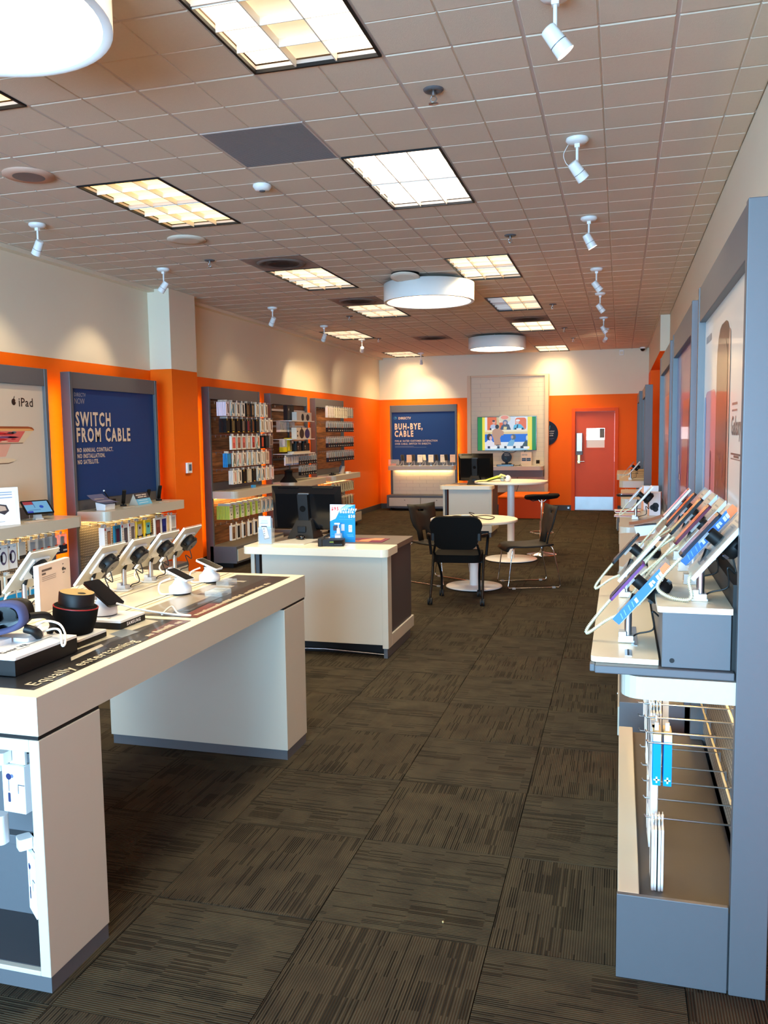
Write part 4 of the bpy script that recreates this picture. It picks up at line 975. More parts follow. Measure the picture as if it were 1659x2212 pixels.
# tiled feature panel with the television
t = root('feature_panel', 'tall white tiled panel with beige side posts behind the television', 'wall panel', (-3.12,17.62,0))
for x in (0, 1.61): MB().box((x,-.04,0),(x+.075,.175,2.83),'beige_post').build('side_post', t, .003)
MB().box((.075,.0,2.79),(1.61,.17,2.83),'beige_post').build('top_rail', t, .003)
subway(t, .075, 1.61, .38, 2.79, .03, .095, .4)
t = root('media_shelf', 'thick beige shelf below the television with rounded right corner', 'shelf', (-3.04,17.645,.86))
m = MB(); m.rbox((0,-.34,0),(1.52,.0,.08),.07,'laminate',corners='b'); m.build('shelf_board', t, .003); MB().box((0,-.30,-.14),(1.52,-.0,-.0),'fixture_grey').build('under_panel', t)
tv = root('television', 'wide flat television showing a game show with green side bars', 'television', (-2.285,17.56,1.615), 0)
m = MB(); m.box((-.615,-.015,-.355),(.615,.03,.355),'black_gloss'); m.box((-.3,.03,-.2),(.3,.09,.2),'black'); m.build('housing', tv, .003)
m = MB(); P = Pane(m, (-.605,-.016,-.343), (1,0,0), (0,0,1), 'screen', .0003)
u = 1.21/1330.0; v = .686/740.0
def X(a): return (a-140)*u
def Y(b): return .686-(b-130)*v
def r_(a, b, c, d, col, l): P.rect(X(a),Y(d),X(c),Y(b),col,l)
def p_(pts, col, l): P.poly([(X(a),Y(b)) for a, b in pts], col, l)
r_(140,130,1470,870,(30,140,60),1); r_(245,130,1380,870,(250,230,60),2); r_(305,130,1280,870,(240,240,244),3)
r_(360,130,575,420,(236,110,50),4); r_(640,250,740,420,(236,110,50),4); P.rrect(X(1000),Y(420),X(1250),Y(150),.05,(238,112,60),4); r_(575,130,640,420,(214,190,140),4); r_(740,130,1000,420,(222,228,240),4); P.disc(X(760),Y(170),.13,(226,214,190),5,.08); P.disc(X(760),Y(140),.08,(240,150,130),6,.04)
r_(305,420,1280,460,(250,236,200),8); r_(305,460,1280,512,(232,206,150),5); r_(305,512,1280,690,(20,110,220),5); r_(305,690,1280,830,(236,240,244),5); r_(305,830,1280,870,(170,215,240),6)
# row of panellists at the back
p_([(420,415),(440,310),(490,290),(545,300),(575,415)],(190,200,225),6); P.disc(X(515),Y(240),.034,(226,170,150),7,.045); P.disc(X(508),Y(215),.03,(60,50,50),8,.02)
p_([(655,415),(690,320),(770,270),(860,300),(905,415)],(70,80,100),6); P.disc(X(775),Y(255),.055,(120,130,160),6,.06); P.disc(X(772),Y(265),.028,(214,170,160),7,.034); p_([(730,410),(740,345),(815,350),(805,410)],(236,214,150),7)
p_([(955,415),(970,320),(1040,285),(1130,300),(1200,380),(1210,415)],(90,190,230),6); P.disc(X(1045),Y(245),.036,(230,190,180),7,.045); P.disc(X(1060),Y(210),.045,(240,240,240),8,.022); p_([(1025,385),(1045,300),(1070,300),(1060,385)],(30,50,90),7)
for a in (415,985,1150): r_(a,375,a+40,415,(30,40,50),9)
for a in (460,1030): r_(a,385,a+110,418,(245,245,245),9)
# host in tan and the front row
p_([(480,430),(540,385),(640,390),(700,430),(745,460),(730,540),(690,540),(655,600),(680,760),(530,760),(500,600),(470,540)],(196,150,120),10); P.disc(X(588),Y(345),.04,(40,30,34),11,.045); p_([(560,750),(650,750),(640,770),(565,770)],(40,36,60),11)
p_([(320,840),(330,690),(380,640),(470,650),(520,740),(545,840)],(238,232,240),12); P.disc(X(410),Y(575),.055,(60,36,40),12,.07); P.disc(X(440),Y(600),.03,(230,180,180),13,.045)
p_([(815,780),(850,690),(920,630),(980,620),(985,700),(950,780)],(120,180,220),12); P.disc(X(960),Y(580),.05,(90,96,96),12,.06); P.disc(X(930),Y(580),.025,(190,160,150),13,.035)
p_([(1130,830),(1190,720),(1240,650),(1280,690),(1280,830)],(60,80,90),12); P.disc(X(1268),Y(600),.02,(220,220,200),13,.05)
for a in (370,590,750,955,1120): r_(a,780,a+55,832,(40,44,70),14)
for a in (440,810,1190): r_(a,790,a+130,845,(250,250,250),14)
m.build('screen', tv)
m = MB(); m.tube(smooth_path([(-.1,.0,-.36),(.0,.0,-.40),(.12,.0,-.40),(.2,.0,-.36)],5),.005,'cable_black'); m.tube([(.38,.02,-.36),(.34,.03,-.43)],.008,'cable_black'); m.build('cable', tv)
o = root('round_now_sign', 'round slate-blue sign standing on the media shelf', 'sign', (-2.27,17.42,1.125))
m = MB(); m.cyl((0,.006,0),(0,0,0),.107,'print',n=36,col=(34,52,70)); P = Pane(m,(-.1,-.0005,-.1),(1,0,0),(0,0,1)); P.text('DIRECTV',.055,.165,.026,(190,190,190),1,.0004,.75); P.text('NOW',.055,.125,.05,(190,196,200),1,-.0002,.8); P.text('70',.05,.05,.075,(40,110,130),1,-.0004,.8); m.build('disc', o)
MB().box((-.03,0,-.165),(.03,.012,-.10),'black').build('foot', o)
o = root('set_top_box', 'black set-top box under the round slate-blue sign', 'media device', (-2.28,17.42,.941))
m = MB(); m.rbox((-.19,-.07,0),(.17,.06,.035),.012,'black_gloss'); m.build('lower_box', o, .003); m = MB(); m.rbox((-.09,-.05,.035),(.05,.05,.055),.006,'black'); m.rbox((.06,-.04,.035),(.11,.04,.06),.006,'black'); m.build('upper_box', o)
def std(P, w, h):
    P.rect(.02,h*.83,.13,h*.86,(120,140,160)); P.rect(.02,h*.76,.07,h*.80,(130,146,164)); P.rect(.08,h*.76,.13,h*.80,(130,160,180))
    for a in (.02,.115): P.rect(a,h*.36,a+.085,h*.58,(50,80,120)); P.rect(a+.005,h*.44,a+.08,h*.50,(110,140,160),2)
    P.rect(.02,h*.08,.12,h*.09,(200,180,150)); P.rect(.02,h*.14,.15,h*.15,(200,180,150))
sign_card('media_shelf_sign', 'upright cream sign card right of the set-top box', (-1.87,17.44,.942), 0, .215, .285, (222,208,192), std, 3)
o = root('small_clock_display', 'little black square screen on a pale stand, media shelf end', 'media device', (-1.63,17.42,.941))
m = MB(); m.rbox((-.022,-.015,0),(.022,.015,.05),.008,'coil'); m.build('stand', o); m = MB(Matrix.Translation((0,0,.05)) @ Matrix.Rotation(R(-15),4,'X')); m.rbox((-.036,-.006,0),(.036,.006,.075),.006,'black_gloss'); m.build('screen_body', o)
m = MB(); m.tube(smooth_path([(-.0,0,0),(.05,.02,.05),(.07,.02,.13)],5),.005,'cable_black'); m.tube(smooth_path([(-.08,0,.0),(.0,.0,.004),(.06,.0,.002)],5),.006,'cable_black'); tag(m.build('shelf_cable', loc=(-2.02,17.44,.947)), 'black cable between the set-top box and sign card', 'cable')
# bench below, hanging cables
m = MB(); m.box((0,0,0),(.86,1.3,.385),'shaded_orange'); m.box((-.01,-.01,.385),(.87,1.3,.42),'orange'); tag(m.build('low_orange_cabinet', bevel=.006, loc=(-2.24,16.0,0)), 'low orange box cabinet under the media shelf', 'cabinet')
m = MB()
for x in (0,.17): m.tube(smooth_path([(x,0,.38),(x+.02,0,.2),(x+.1 if x == 0 else x-.03,0,.02),(x+.12 if x == 0 else x-.05,.1,-.02)],6),.005,'cable_black')
tag(m.build('hanging_cables', loc=(-2.22,17.42,.345)), 'two thin black cables drooping below the media shelf', 'cable')
o = root('round_rating_sign', 'round dark navy sign on the orange wall beside the door', 'sign', (-1.515,17.785,1.61))
m = MB(); m.cyl((0,.008,0),(0,0,0),.265,'print',n=44,col=(14,20,40)); P = Pane(m,(-.265,-.0005,-.265),(1,0,0),(0,0,1))
P.text('#1', .26, .34, .12, (70,150,180), 1, .001, .9, .15); P.text('in customer', .24,.295,.042,(214,208,200),1,.0003); P.text('satisfaction', .24,.250,.042,(214,208,200),1,.0003); P.text('over cable', .245,.205,.042,(214,208,200),1,.0003)
P.rect(.25,.15,.45,.155,(90,90,120)); P.rect(.25,.13,.42,.134,(90,90,120)); m.build('disc', o)
o = root('wall_socket_plate', 'small steel plate on the skirting left of the door', 'socket', (-1.03,17.786,.055)); m = MB(); m.rbox((-.02,0,-.02),(.02,.0015,.02),.004,'steel'); m.build('plate', o)

# ================================================================== SERVICE DESKS
def desk(name, lab, x0, x1, y):
    '''counter seen from its front (facing -y)'''
    t = root(name, lab, 'desk', (x0, y, 0)); Wd = x1-x0
    m = MB(); m.rbox((-.09,-.05,.755),(Wd+.01,.25,.81),.05,'laminate_lit',corners='ab'); m.build('front_counter', t, .006)
    m = MB(); m.box((0,.25,.77),(Wd-.005,.80,.81),'taupe'); m.build('work_surface', t, .002)
    MB().box((.05,.0,.10),(Wd-.045,.03,.755),'laminate').build('front_panel', t, .002)
    m = MB(); m.box((-.04,.0,.0),(-.01,.08,.755),'laminate'); m.box((-.01,.02,.0),(.02,.7,.75),'dark_grey'); m.build('left_leg', t)
    m = MB(); m.box((Wd-.045,-.005,.075),(Wd,.10,.755),'laminate'); m.box((Wd-.045,.10,.075),(Wd,.78,.165),'laminate'); m.build('side_frame', t, .003)
    MB().box((Wd-.04,.10,.165),(Wd-.012,.74,.77),'dark_grey').build('side_panel', t)
    m = MB(); m.box((Wd-.04,.01,0),(Wd-.012,.70,.075),'fixture_grey'); m.box((.02,.10,0),(Wd-.04,.12,.09),'black'); m.build('plinth', t)
    m = MB(); m.tube([(.05,.06,.02),(Wd*.5,.07,.03),(Wd-.05,.06,.015)],.006,'steel',5); m.build('cable', t)
    return t
desk('service_desk', 'near white service desk with rounded counter and dark side panel', -2.645, -1.61, 5.77)
desk('service_desk', 'far pale service desk behind the tall round table', -2.66, -1.925, 13.0)
def monitor(lab, x, y, z, w, h, rz=0):
    o = root('desktop_monitor', lab, 'monitor', (x,y,z), rz)
    M = Matrix.Translation((0,0,.06)) @ Matrix.Rotation(R(7),4,'X')
    m = MB(M); hw = w/2
    m.prism([(-hw,0),(hw,0),(hw,.02),(-hw,.02)],0,h,'black')
    m.add([(-hw,0,0),(hw,0,0),(hw,0,h),(-hw,0,h),(-hw*.86,-.035,h*.05),(hw*.86,-.035,h*.05),(hw*.86,-.035,h*.84),(-hw*.86,-.035,h*.84)],[[4,5,6,7],[0,1,5,4],[1,2,6,5],[2,3,7,6],[3,0,4,7]],'black_gloss')
    b = m.build('housing', o, .004)
    m = MB(M); m.box((-hw*.8,-.012,h*.86),(-hw*.2,-.0,h*.97),'black_gloss'); m.box((hw*.2,-.012,h*.86),(hw*.8,-.0,h*.97),'black_gloss'); m.box((-.05,-.05,h*.83),(.04,-.03,h*.86),'fixture_grey'); m.build('rear_vents', b)
    m = MB(M); m.box((-.055,-.065,h*.02),(.035,-.03,h*.84),'black'); m.cyl((-.01,-.066,h*.52),(-.01,-.07,h*.52),.025,'black_gloss',n=18); m.build('stand_neck', o, .004)
    m = MB(); m.add([(-.13,-.14,0),(.10,-.14,0),(.10,.08,0),(-.13,.08,0),(-.075,-.08,.14),(.055,-.08,.14),(.055,-.03,.17),(-.075,-.03,.17)],[[0,3,2,1],[4,5,6,7],[0,1,5,4],[1,2,6,5],[2,3,7,6],[3,0,4,7]],'black_plastic'); m.box((-.045,-.11,.05),(.025,-.125,.10),'black'); m.build('stand_base', o, .004)
monitor('large black monitor seen from behind on the near service desk', -2.44, 6.36, .811, .60, .36, -2)
monitor('black monitor seen from behind on the far service desk', -2.23, 13.35, .811, .56, .44, 0)
# things on the near desk
o = root('brochure_holder', 'clear holder with blue phone leaflets at the near desk corner', 'leaflet holder', (-2.61,5.88,.811), 2)
m = MB(); m.box((-.055,-.012,0),(.055,-.008,.13),'acrylic'); m.box((-.055,.012,0),(.055,.016,.2),'acrylic'); m.box((-.055,-.012,0),(-.051,.05,.12),'acrylic'); m.box((.051,-.012,0),(.055,.05,.12),'acrylic'); m.build('holder', o)
m = MB(); m.box((-.048,-.004,.004),(.048,.006,.215),'print',(86,150,222)); P = Pane(m,(-.048,-.004,.004),(1,0,0),(0,0,1)); P.rect(0,.13,.096,.211,(216,232,246)); P.rect(0,.11,.096,.13,(150,196,236)); P.poly([(.018,.135),(.064,.135),(.086,.04),(.042,.03)],(30,34,46),2); P.poly([(.022,.128),(.062,.128),(.081,.048),(.045,.04)],(244,246,250),3)
for q in (.118,.10,.083,.066): P.rect(.034+.1*(.118-q),q-.01,.046+.1*(.118-q),q,(60,70,90) if q != .10 else (200,80,60),4)
P.rect(.02,.175,.07,.178,(160,190,220),2); P.rect(.016,.163,.075,.165,(130,160,200),2); P.rect(.012,.155,.072,.157,(90,110,140),2); m.build('leaflets', o)
o = root('counter_mat', 'clear-covered cream document lying flat on the near desk counter', 'document', (-2.44,6.0,.811), 0)
m = MB(); m.add([(-.135,-.11,.0),(.14,-.11,.0),(.14,-.11,.006),(-.135,-.11,.006),(-.06,.19,.0),(.16,.19,0),(.16,.19,.006),(-.06,.19,.006)],[[0,1,2,3],[4,5,6,7],[0,1,5,4],[3,2,6,7],[0,4,7,3],[1,5,6,2]],'print',(214,206,190)); m.build('document_body', o)
m = MB(); m.add([(-.14,-.115,.007),(.145,-.115,.007),(.165,.2,.007),(-.06,.2,.007)],[[0,1,2,3]],'acrylic'); m.build('cover', o)
def bundle(P, w, h):
    P.rect(0,0,w,h,(28,142,224),1); pts = [(0,h),(w*.40,h),(w*.36,h*.80),(w*.22,h*.62),(0,h*.55)]; P.poly(pts,(236,240,246),2); P.poly([(w*.36,h*.80),(w,h),(w*.7,h),(w*.4,h*.87)],(150,205,240),2); P.poly([(w*.4,h*.88),(w*.66,h),(w*.4,h)],(236,240,246),3)
    P.text('$95', w*.05, h*.845, .036, (224,70,60), 4, .0012, .95); P.text('Everyday', w*.37, h*.845, .030, (236,244,250), 4, .0012, 1.0, .0); P.text('Bundle', w*.39, h*.775, .032, (240,246,250), 4, .0012)
    P.text('Save up to', w*.38, h*.66, .016, (90,180,240), 4); P.text('$30', w*.73, h*.655, .030, (244,248,250), 4, .001)
    P.rect(w*.38,h*.60,w*.9,h*.605,(110,190,240),4); P.rrect(w*.12,h*.30,w*.32,h*.44,.008,(70,66,84),3); P.rect(w*.45,h*.3,w*.58,h*.48,(190,206,220),3); P.rrect(w*.74,h*.27,w*.88,h*.46,.004,(222,234,242),3); P.disc(w*.79,h*.41,.003,(80,110,140),4); P.rect(w*.76,h*.35,w*.86,h*.36,(120,140,170),4)
    P.rect(w*.07,h*.15,w*.3,h*.16,(110,190,240),3); P.rect(w*.66,h*.19,w*.92,h*.2,(110,190,240),3); P.rect(w*.7,h*.15,w*.95,h*.16,(110,190,240),3)
sign_card('bundle_poster', 'bright blue upright bundle offer sign on the near desk', (-2.06,6.10,.811), -1, .205, .29, (28,142,224), bundle, 2)
o = root('hand_sanitizer', 'clear pump bottle with white nozzle before the blue sign', 'bottle', (-2.07,6.03,.811))
m = MB(); m.rbox((-.026,-.018,0),(.026,.018,.075),.008,'clear_plastic'); m.build('bottle', o); MB().box((-.022,-.0185,.012),(.022,-.018,.06),'print',(226,232,236)).build('bottle_label', o)
m = MB(); m.cyl((0,0,.075),(0,0,.115),.015,'white',r1=.012,n=14); m.cyl((0,0,.115),(0,0,.145),.005,'white',n=8); m.box((-.03,-.008,.143),(.012,.008,.155),'white'); m.build('pump_head', o, .002)
o = root('card_terminal', 'chunky black printer-like terminal at the counter edge', 'card terminal', (-2.075,5.89,.811), 12)
m = MB(); m.rbox((-.09,-.055,.004),(.095,.055,.05),.015,'black'); m.rbox((-.10,-.06,.0),(-.06,.06,.055),.015,'black_plastic'); m.box((.02,-.058,.01),(.085,-.054,.045),'black_gloss'); m.build('housing', o, .004); m = MB(); m.box((-.01,-.0595,.03),(.02,-.0585,.036),'print',(130,160,40)); m.build('status_light', o)
o = root('promo_mat', 'plum and orange printed mat on the near desk', 'mat', (-1.90,6.25,.8105), 0)
m = MB(); m.box((-.13,-.13,0),(.15,.10,.003),'print',(120,50,70)); P = Pane(m,(-.13,-.13,.003),(1,0,0),(0,1,0)); P.poly([(.08,.0),(.08,.12),(.16,.23),(.24,.23),(.24,.1),(.17,.1),(.17,.0)],(226,140,100)); P.poly([(0,0),(.08,0),(.08,.05),(0,.05)],(226,140,100)); m.build('printed_mat', o)
m = MB(); m.ball((0,0,.0),.05,'black_gloss',14,8,sc=(.6,1,.45)); tag(m.build('computer_mouse', loc=(-2.43,6.15,.832), rot=(0,0,R(60))), 'black mouse left of the cream document', 'mouse')
m = MB()
for k in range(4): m.tube(smooth_path([(0,.06*k,.0),(.08,.05+.03*k,.05-.008*k),(.16,.01+.02*k,.012),(.25,.05-.03*k,.0)],6),.004,'cable_black',5)
m.tube(smooth_path([(.05,-.05,.002),(.12,-.02,.02),(.22,-.06,.004)],6),.004,'cable_white',5)
tag(m.build('desk_cables', loc=(-2.28,6.22,.816)), 'tangle of black cables behind the blue sign', 'cable')
m = MB(); m.rbox((-.10,-.06,0),(.10,.06,.03),.01,'fixture_grey'); tag(m.build('small_printer', loc=(-2.50,6.52,.811)), 'low grey device behind the mouse on the near desk', 'device')
# things on the far desk
o = root('counter_mat', 'beige document lying at the left end of the far desk', 'document', (-2.60,13.1,.811), 0); m = MB(); m.box((-.09,-.1,0),(.13,.12,.006),'print',(222,190,160)); m.build('document_body', o)
m = MB()
for k in range(3): m.tube(smooth_path([(0,.05*k,.0),(.06,.04,.09-.02*k),(.15,.02,.02),(.28,.05,.0)],6),.005,'cable_black',5)
tag(m.build('desk_cables', loc=(-2.12,13.2,.818)), 'tangle of dark cables beside the far monitor', 'cable')
m = MB(); m.rbox((-.1,-.05,0),(.1,.05,.035),.01,'black'); tag(m.build('scanner_cradle', loc=(-2.02,13.4,.811)), 'dark cradle at the right end of the far desk', 'device')

# ================================================================== ROUND TABLES, CHAIRS, STOOL
def rtable(lab, x, y, z, r, br, cr=.047):
    t = root('round_table', lab, 'table', (x,y,0))
    m = MB(); m.lathe([(r-.004,z-.028),(r,z-.024),(r,z-.004),(r-.004,z)],(0,0,0),'laminate_lit',56); m.build('tabletop', t)
    m = MB(); m.lathe([(cr,.02),(cr,z-.03)],(0,0,0),'white_gloss',28); m.build('column', t)
    m = MB(); m.lathe([(br-.01,.008),(br,.012),(br,.018),(br-.01,.024),(cr,.026)],(0,0,0),'white_gloss',48); m.lathe([(br-.03,0),(br-.03,.008)],(0,0,0),'black',40); m.build('base_plate', t)
    return t
rtable('low round white pedestal table with a black swivel chair before it', -1.485, 8.74, .735, .46, .30)
rtable('tall round white pedestal table behind the low one', -1.345, 10.75, 1.02, .465, .335)
# on the low table
o = root('table_documents', 'bluish document and white booklet flat on the low table', 'document', (-1.70,8.55,.736), 12)
m = MB(); m.box((-.20,.0,0),(.10,.20,.003),'print',(150,160,190)); m.build('blue_sheet', o); m = MB(); m.box((.0,-.18,0),(.24,-.02,.012),'white'); m.build('booklet', o)
o = root('cable_bundle', 'white plug and tangled black cable on the low table', 'cable', (-1.56,8.72,.736), 0)
m = MB(); m.rbox((-.06,.0,.0),(.04,.06,.035),.012,'white'); m.build('charger_plug', o, .004); m = MB(); m.lathe([(.07,.0),(.075,.012),(.03,.02),(0,.02)],(.02,-.05,0),'black',16); m.tube(smooth_path([(.02,-.05,.02),(-.12,-.02,.03),(-.2,-.1,.006),(-.05,-.14,.02),(.1,-.05,.03),(.2,.05,.03),(.3,-.02,.02),(.25,-.12,.006),(.1,-.06,.03),(.02,.05,.06),(.08,.02,.05)],6),.005,'cable_black',6); m.build('cord', o)
# on the tall table
o = root('yellow_catalogue', 'limp yellow-green packet on the tall round table', 'package', (-1.56,10.62,1.021), 20)
m = MB(); vs = [(-.22,-.05,.0),(-.08,-.07,.02),(.06,-.06,.05),(.22,-.08,.03),(.23,.05,.05),(.08,.07,.07),(-.08,.06,.02),(-.2,.05,.0)]
m.add(vs,[[0,1,6,7],[1,2,5,6],[2,3,4,5]],'print',(196,206,80)); m.add([(a,b,c-.015 if c > .02 else 0) for a,b,c in vs],[[7,6,1,0],[6,5,2,1],[5,4,3,2]],'print',(170,180,90)); m.add([(a*.4+.08,b*.5,c+.004+.02) for a,b,c in vs],[[0,1,6,7],[1,2,5,6],[2,3,4,5]],'print',(210,214,150)); m.build('packet', o)
m = MB(); m.ball((0,0,.04),.042,'white_gloss',18,12); o = tag(m.build('white_ball_camera', loc=(-1.36,10.55,1.021)), 'white ball-shaped camera on the tall table', 'camera'); m = MB(); m.ball((-.03,-.028,.05),.017,'fixture_grey',10,6); m.build('lens', o)
m = MB(); m.ball((0,0,.03),.034,'white_gloss',14,10); o = tag(m.build('white_ball_camera', loc=(-1.44,10.66,1.021)), 'smaller pale ball beside the white ball-shaped camera', 'camera')

def rolling_chair(x, y, rz):
    t = root('rolling_chair', 'black padded nesting chair on four castors, back to the camera', 'chair', (x,y,0), rz)
    m = MB(); m.rbox((-.23,-.21,.395),(.23,.24,.47),.09,'black_mat'); m.build('seat', t, .02)
    # backrest: padded rounded pad, slightly curved
    m = MB(M_ := Matrix.Translation((0,-.24,.535)) @ Matrix.Rotation(R(8),4,'X') @ Matrix.Rotation(R(90),4,'X'))
    # outline in xz of pad
    P_ = []
    for cx, cz, a0, r in ((.15,.22,0,.10),(-.15,.22,90,.10),(-.12,.09,180,.09),(.12,.09,270,.09)):
        for i in range(7): a = R(a0+15*i); P_.append((cx+r*math.cos(a), cz+r*math.sin(a)))
    m.prism(P_, -.022, .028, 'black_mat'); m.build('backrest', t, .012)
    for s in (-1, 1):
        m = MB(); m.tube(smooth_path([(s*.22,-.25,.66),(s*.27,-.17,.665),(s*.29,-.10,.655),(s*.285,-.04,.60),(s*.27,-.02,.45)],6),.014,'black',8,radii=None); m.build('armrest', t)
        m = MB(); m.tube(smooth_path([(s*.25,-.02,.62 if False else .45),(s*.245,-.12,.30),(s*.25,-.24,.12),(s*.25,-.28,.065)],6),.013,'black',8); m.build('leg', t)
        m = MB(); m.tube(smooth_path([(s*.22,-.05,.42),(s*.20,.06,.32),(s*.19,.15,.20),(s*.19,.17,.065)],6),.013,'black',8); m.build('leg', t)
        for cx, cy in ((s*.25,-.28),(s*.19,.17)):
            m = MB(); m.cyl((cx,cy,.05),(cx,cy,.075),.012,'black',n=10); m.cyl((cx-.022,cy-.01,.034),(cx-.006,cy-.01,.034),.034,'rubber',n=16); m.cyl((cx+.006,cy-.01,.034),(cx+.022,cy-.01,.034),.034,'rubber',n=16); m.box((cx-.02,cy-.03,.035),(cx+.02,cy+.015,.055),'black'); m.build('castor', t)
    m = MB(); m.box((-.24,-.03,.372),(.24,.0,.395),'black'); m.tube([(-.21,-.05,.41),(-.22,-.22,.50),(-.2,-.26,.58)],.012,'black',8); m.tube([(.21,-.05,.41),(.22,-.22,.50),(.2,-.26,.58)],.012,'black',8); m.build('under_frame', t)
    for s in (-1,1): MB().rbox((s*.22-.02,-.29,.62),(s*.22+.02,-.235,.70),.012,'black').build('arm_bracket', t)
rolling_chair(-1.52, 8.06, 5)
def sled_chair(x, y, rz, lab):
    '''faces local +y'''
    t = root('sled_chair', lab, 'chair', (x,y,0), rz, 'black shell chairs with chrome sled bases')
    m = MB(); prof = [(-.24,.455),(-.1,.44),(.05,.435),(.17,.44),(.23,.425),(.255,.385)]
    vs = []; fs = []
    for k, (yy, zz) in enumerate(prof):
        w = .23-(.02 if k > 3 else 0)
        for i in range(5): u = -1+.5*i; vs.append((w*u, yy, zz+.012*u*u)); 
    for k in range(5):
        for i in range(4): a = k*5+i; fs.append([a,a+1,a+6,a+5])
    m.add(vs, fs, 'black_plastic', smooth=True); o = m.build('seat', t); sm = o.modifiers.new('thick','SOLIDIFY'); sm.thickness = .016; sm.offset = -1
    # shell backrest with a hand slot; wide top, narrow neck to the seat
    m = MB(); rows = [(.45,.13,-.235),(.56,.135,-.258),(.62,.18,-.272),(.70,.20,-.29),(.765,.205,-.305),(.79,.208,-.312),(.845,.22,-.325)]
    us = [-1,-.5,-.24,.24,.5,1]; vs = []; fs = []
    for zz, w, yy in rows:
        for u in us: vs.append((w*u, yy+.03*u*u, zz+(.015*u*u if zz > .75 else 0)))
    n = len(us)
    for k in range(len(rows)-1):
        for i in range(n-1):
            if k == 4 and i == 2: continue
            if k == 0 and i == 2: continue
            a = k*n+i; fs.append([a,a+1,a+n+1,a+n])
    m.add(vs, fs, 'black_plastic', smooth=True); o = m.build('backrest', t); sm = o.modifiers.new('thick','SOLIDIFY'); sm.thickness = .014
    for s in (-1, 1):
        m = MB(); m.tube(smooth_path([(s*.21,-.2,.445),(s*.235,-.235,.40),(s*.245,-.30,.10),(s*.245,-.305,.02),(s*.24,-.26,.009),(s*.235,.0,.009),(s*.23,.20,.009),(s*.225,.245,.02),(s*.22,.235,.10),(s*.21,.20,.38),(s*.20,.17,.43)],6),.0065,'chrome',7); m.build('sled_leg', t)
        for yy in (-.24,.19): MB().box((s*.237-.010,yy-.018,.0),(s*.237+.010,yy+.018,.018),'clear_plastic').build('glide', t)
    m = MB(); m.tube([(-.24,-.304,.012),(.24,-.304,.012)] if False else [(-.20,.17,.425),(.20,.17,.425)],.006,'chrome',6); m.tube([(-.21,-.2,.44),(.21,-.2,.44)],.006,'chrome',6); m.build('cross_bar', t)
sled_chair(-0.97, 8.98, 112, 'black shell chair right of the low table, facing left')
sled_chair(-1.90, 8.98, -121, 'black shell chair left of the low table, half behind the padded chair')
t = root('tall_stool', 'tall black stool with chrome column beside the tall table', 'stool', (-1.00,11.28,0))
m = MB(); m.lathe([(.20,0),(.205,.006),(.19,.014),(.05,.03),(.03,.05)],(0,0,0),'chrome',36); m.build('base_plate', t)
m = MB(); m.lathe([(.028,.03),(.028,.45),(.018,.46),(.018,.74)],(0,0,0),'chrome',18); m.build('column', t)
m = MB(); 
for k in range(25):
    pass
ring = [(.15*math.cos(2*math.pi*k/24),.15*math.sin(2*math.pi*k/24),.30) for k in range(25)]
m.tube(ring,.009,'chrome',6); m.tube([(0,-.03,.30),(0,-.15,.30)],.008,'chrome',6); m.tube([(0,.03,.30),(0,.15,.30)],.008,'chrome',6); m.build('foot_ring', t)
m = MB(); vs = []; fs = []; n = 28
for zz, sc in ((.745,.5),(.758,.9),(.782,1.0),(.803,.96),(.808,.7),(.802,.0)):
    for i in range(n):
        a = 2*math.pi*i/n; rr = .225*sc*(1+.05*math.cos(2*a)); wv = .012*math.cos(a)+.006*math.sin(3*a); vs.append((rr*math.cos(a), rr*.92*math.sin(a), zz+wv*sc))
for k in range(5):
    for i in range(n): fs.append([k*n+i,k*n+(i+1)%n,(k+1)*n+(i+1)%n,(k+1)*n+i])
fs.append(list(range(n))[::-1]); m.add(vs,fs,'black_mat',smooth=True); m.build('seat', t)
m = MB(); m.tube([(-.02,0,.74),(-.12,0,.72),(-.16,.0,.74)],.007,'black',6); m.tube([(.02,0,.71),(.08,0,.76)],.008,'chrome',6); m.tube([(-.02,0,.71),(-.06,0,.76)],.008,'chrome',6); m.build('height_lever', t)
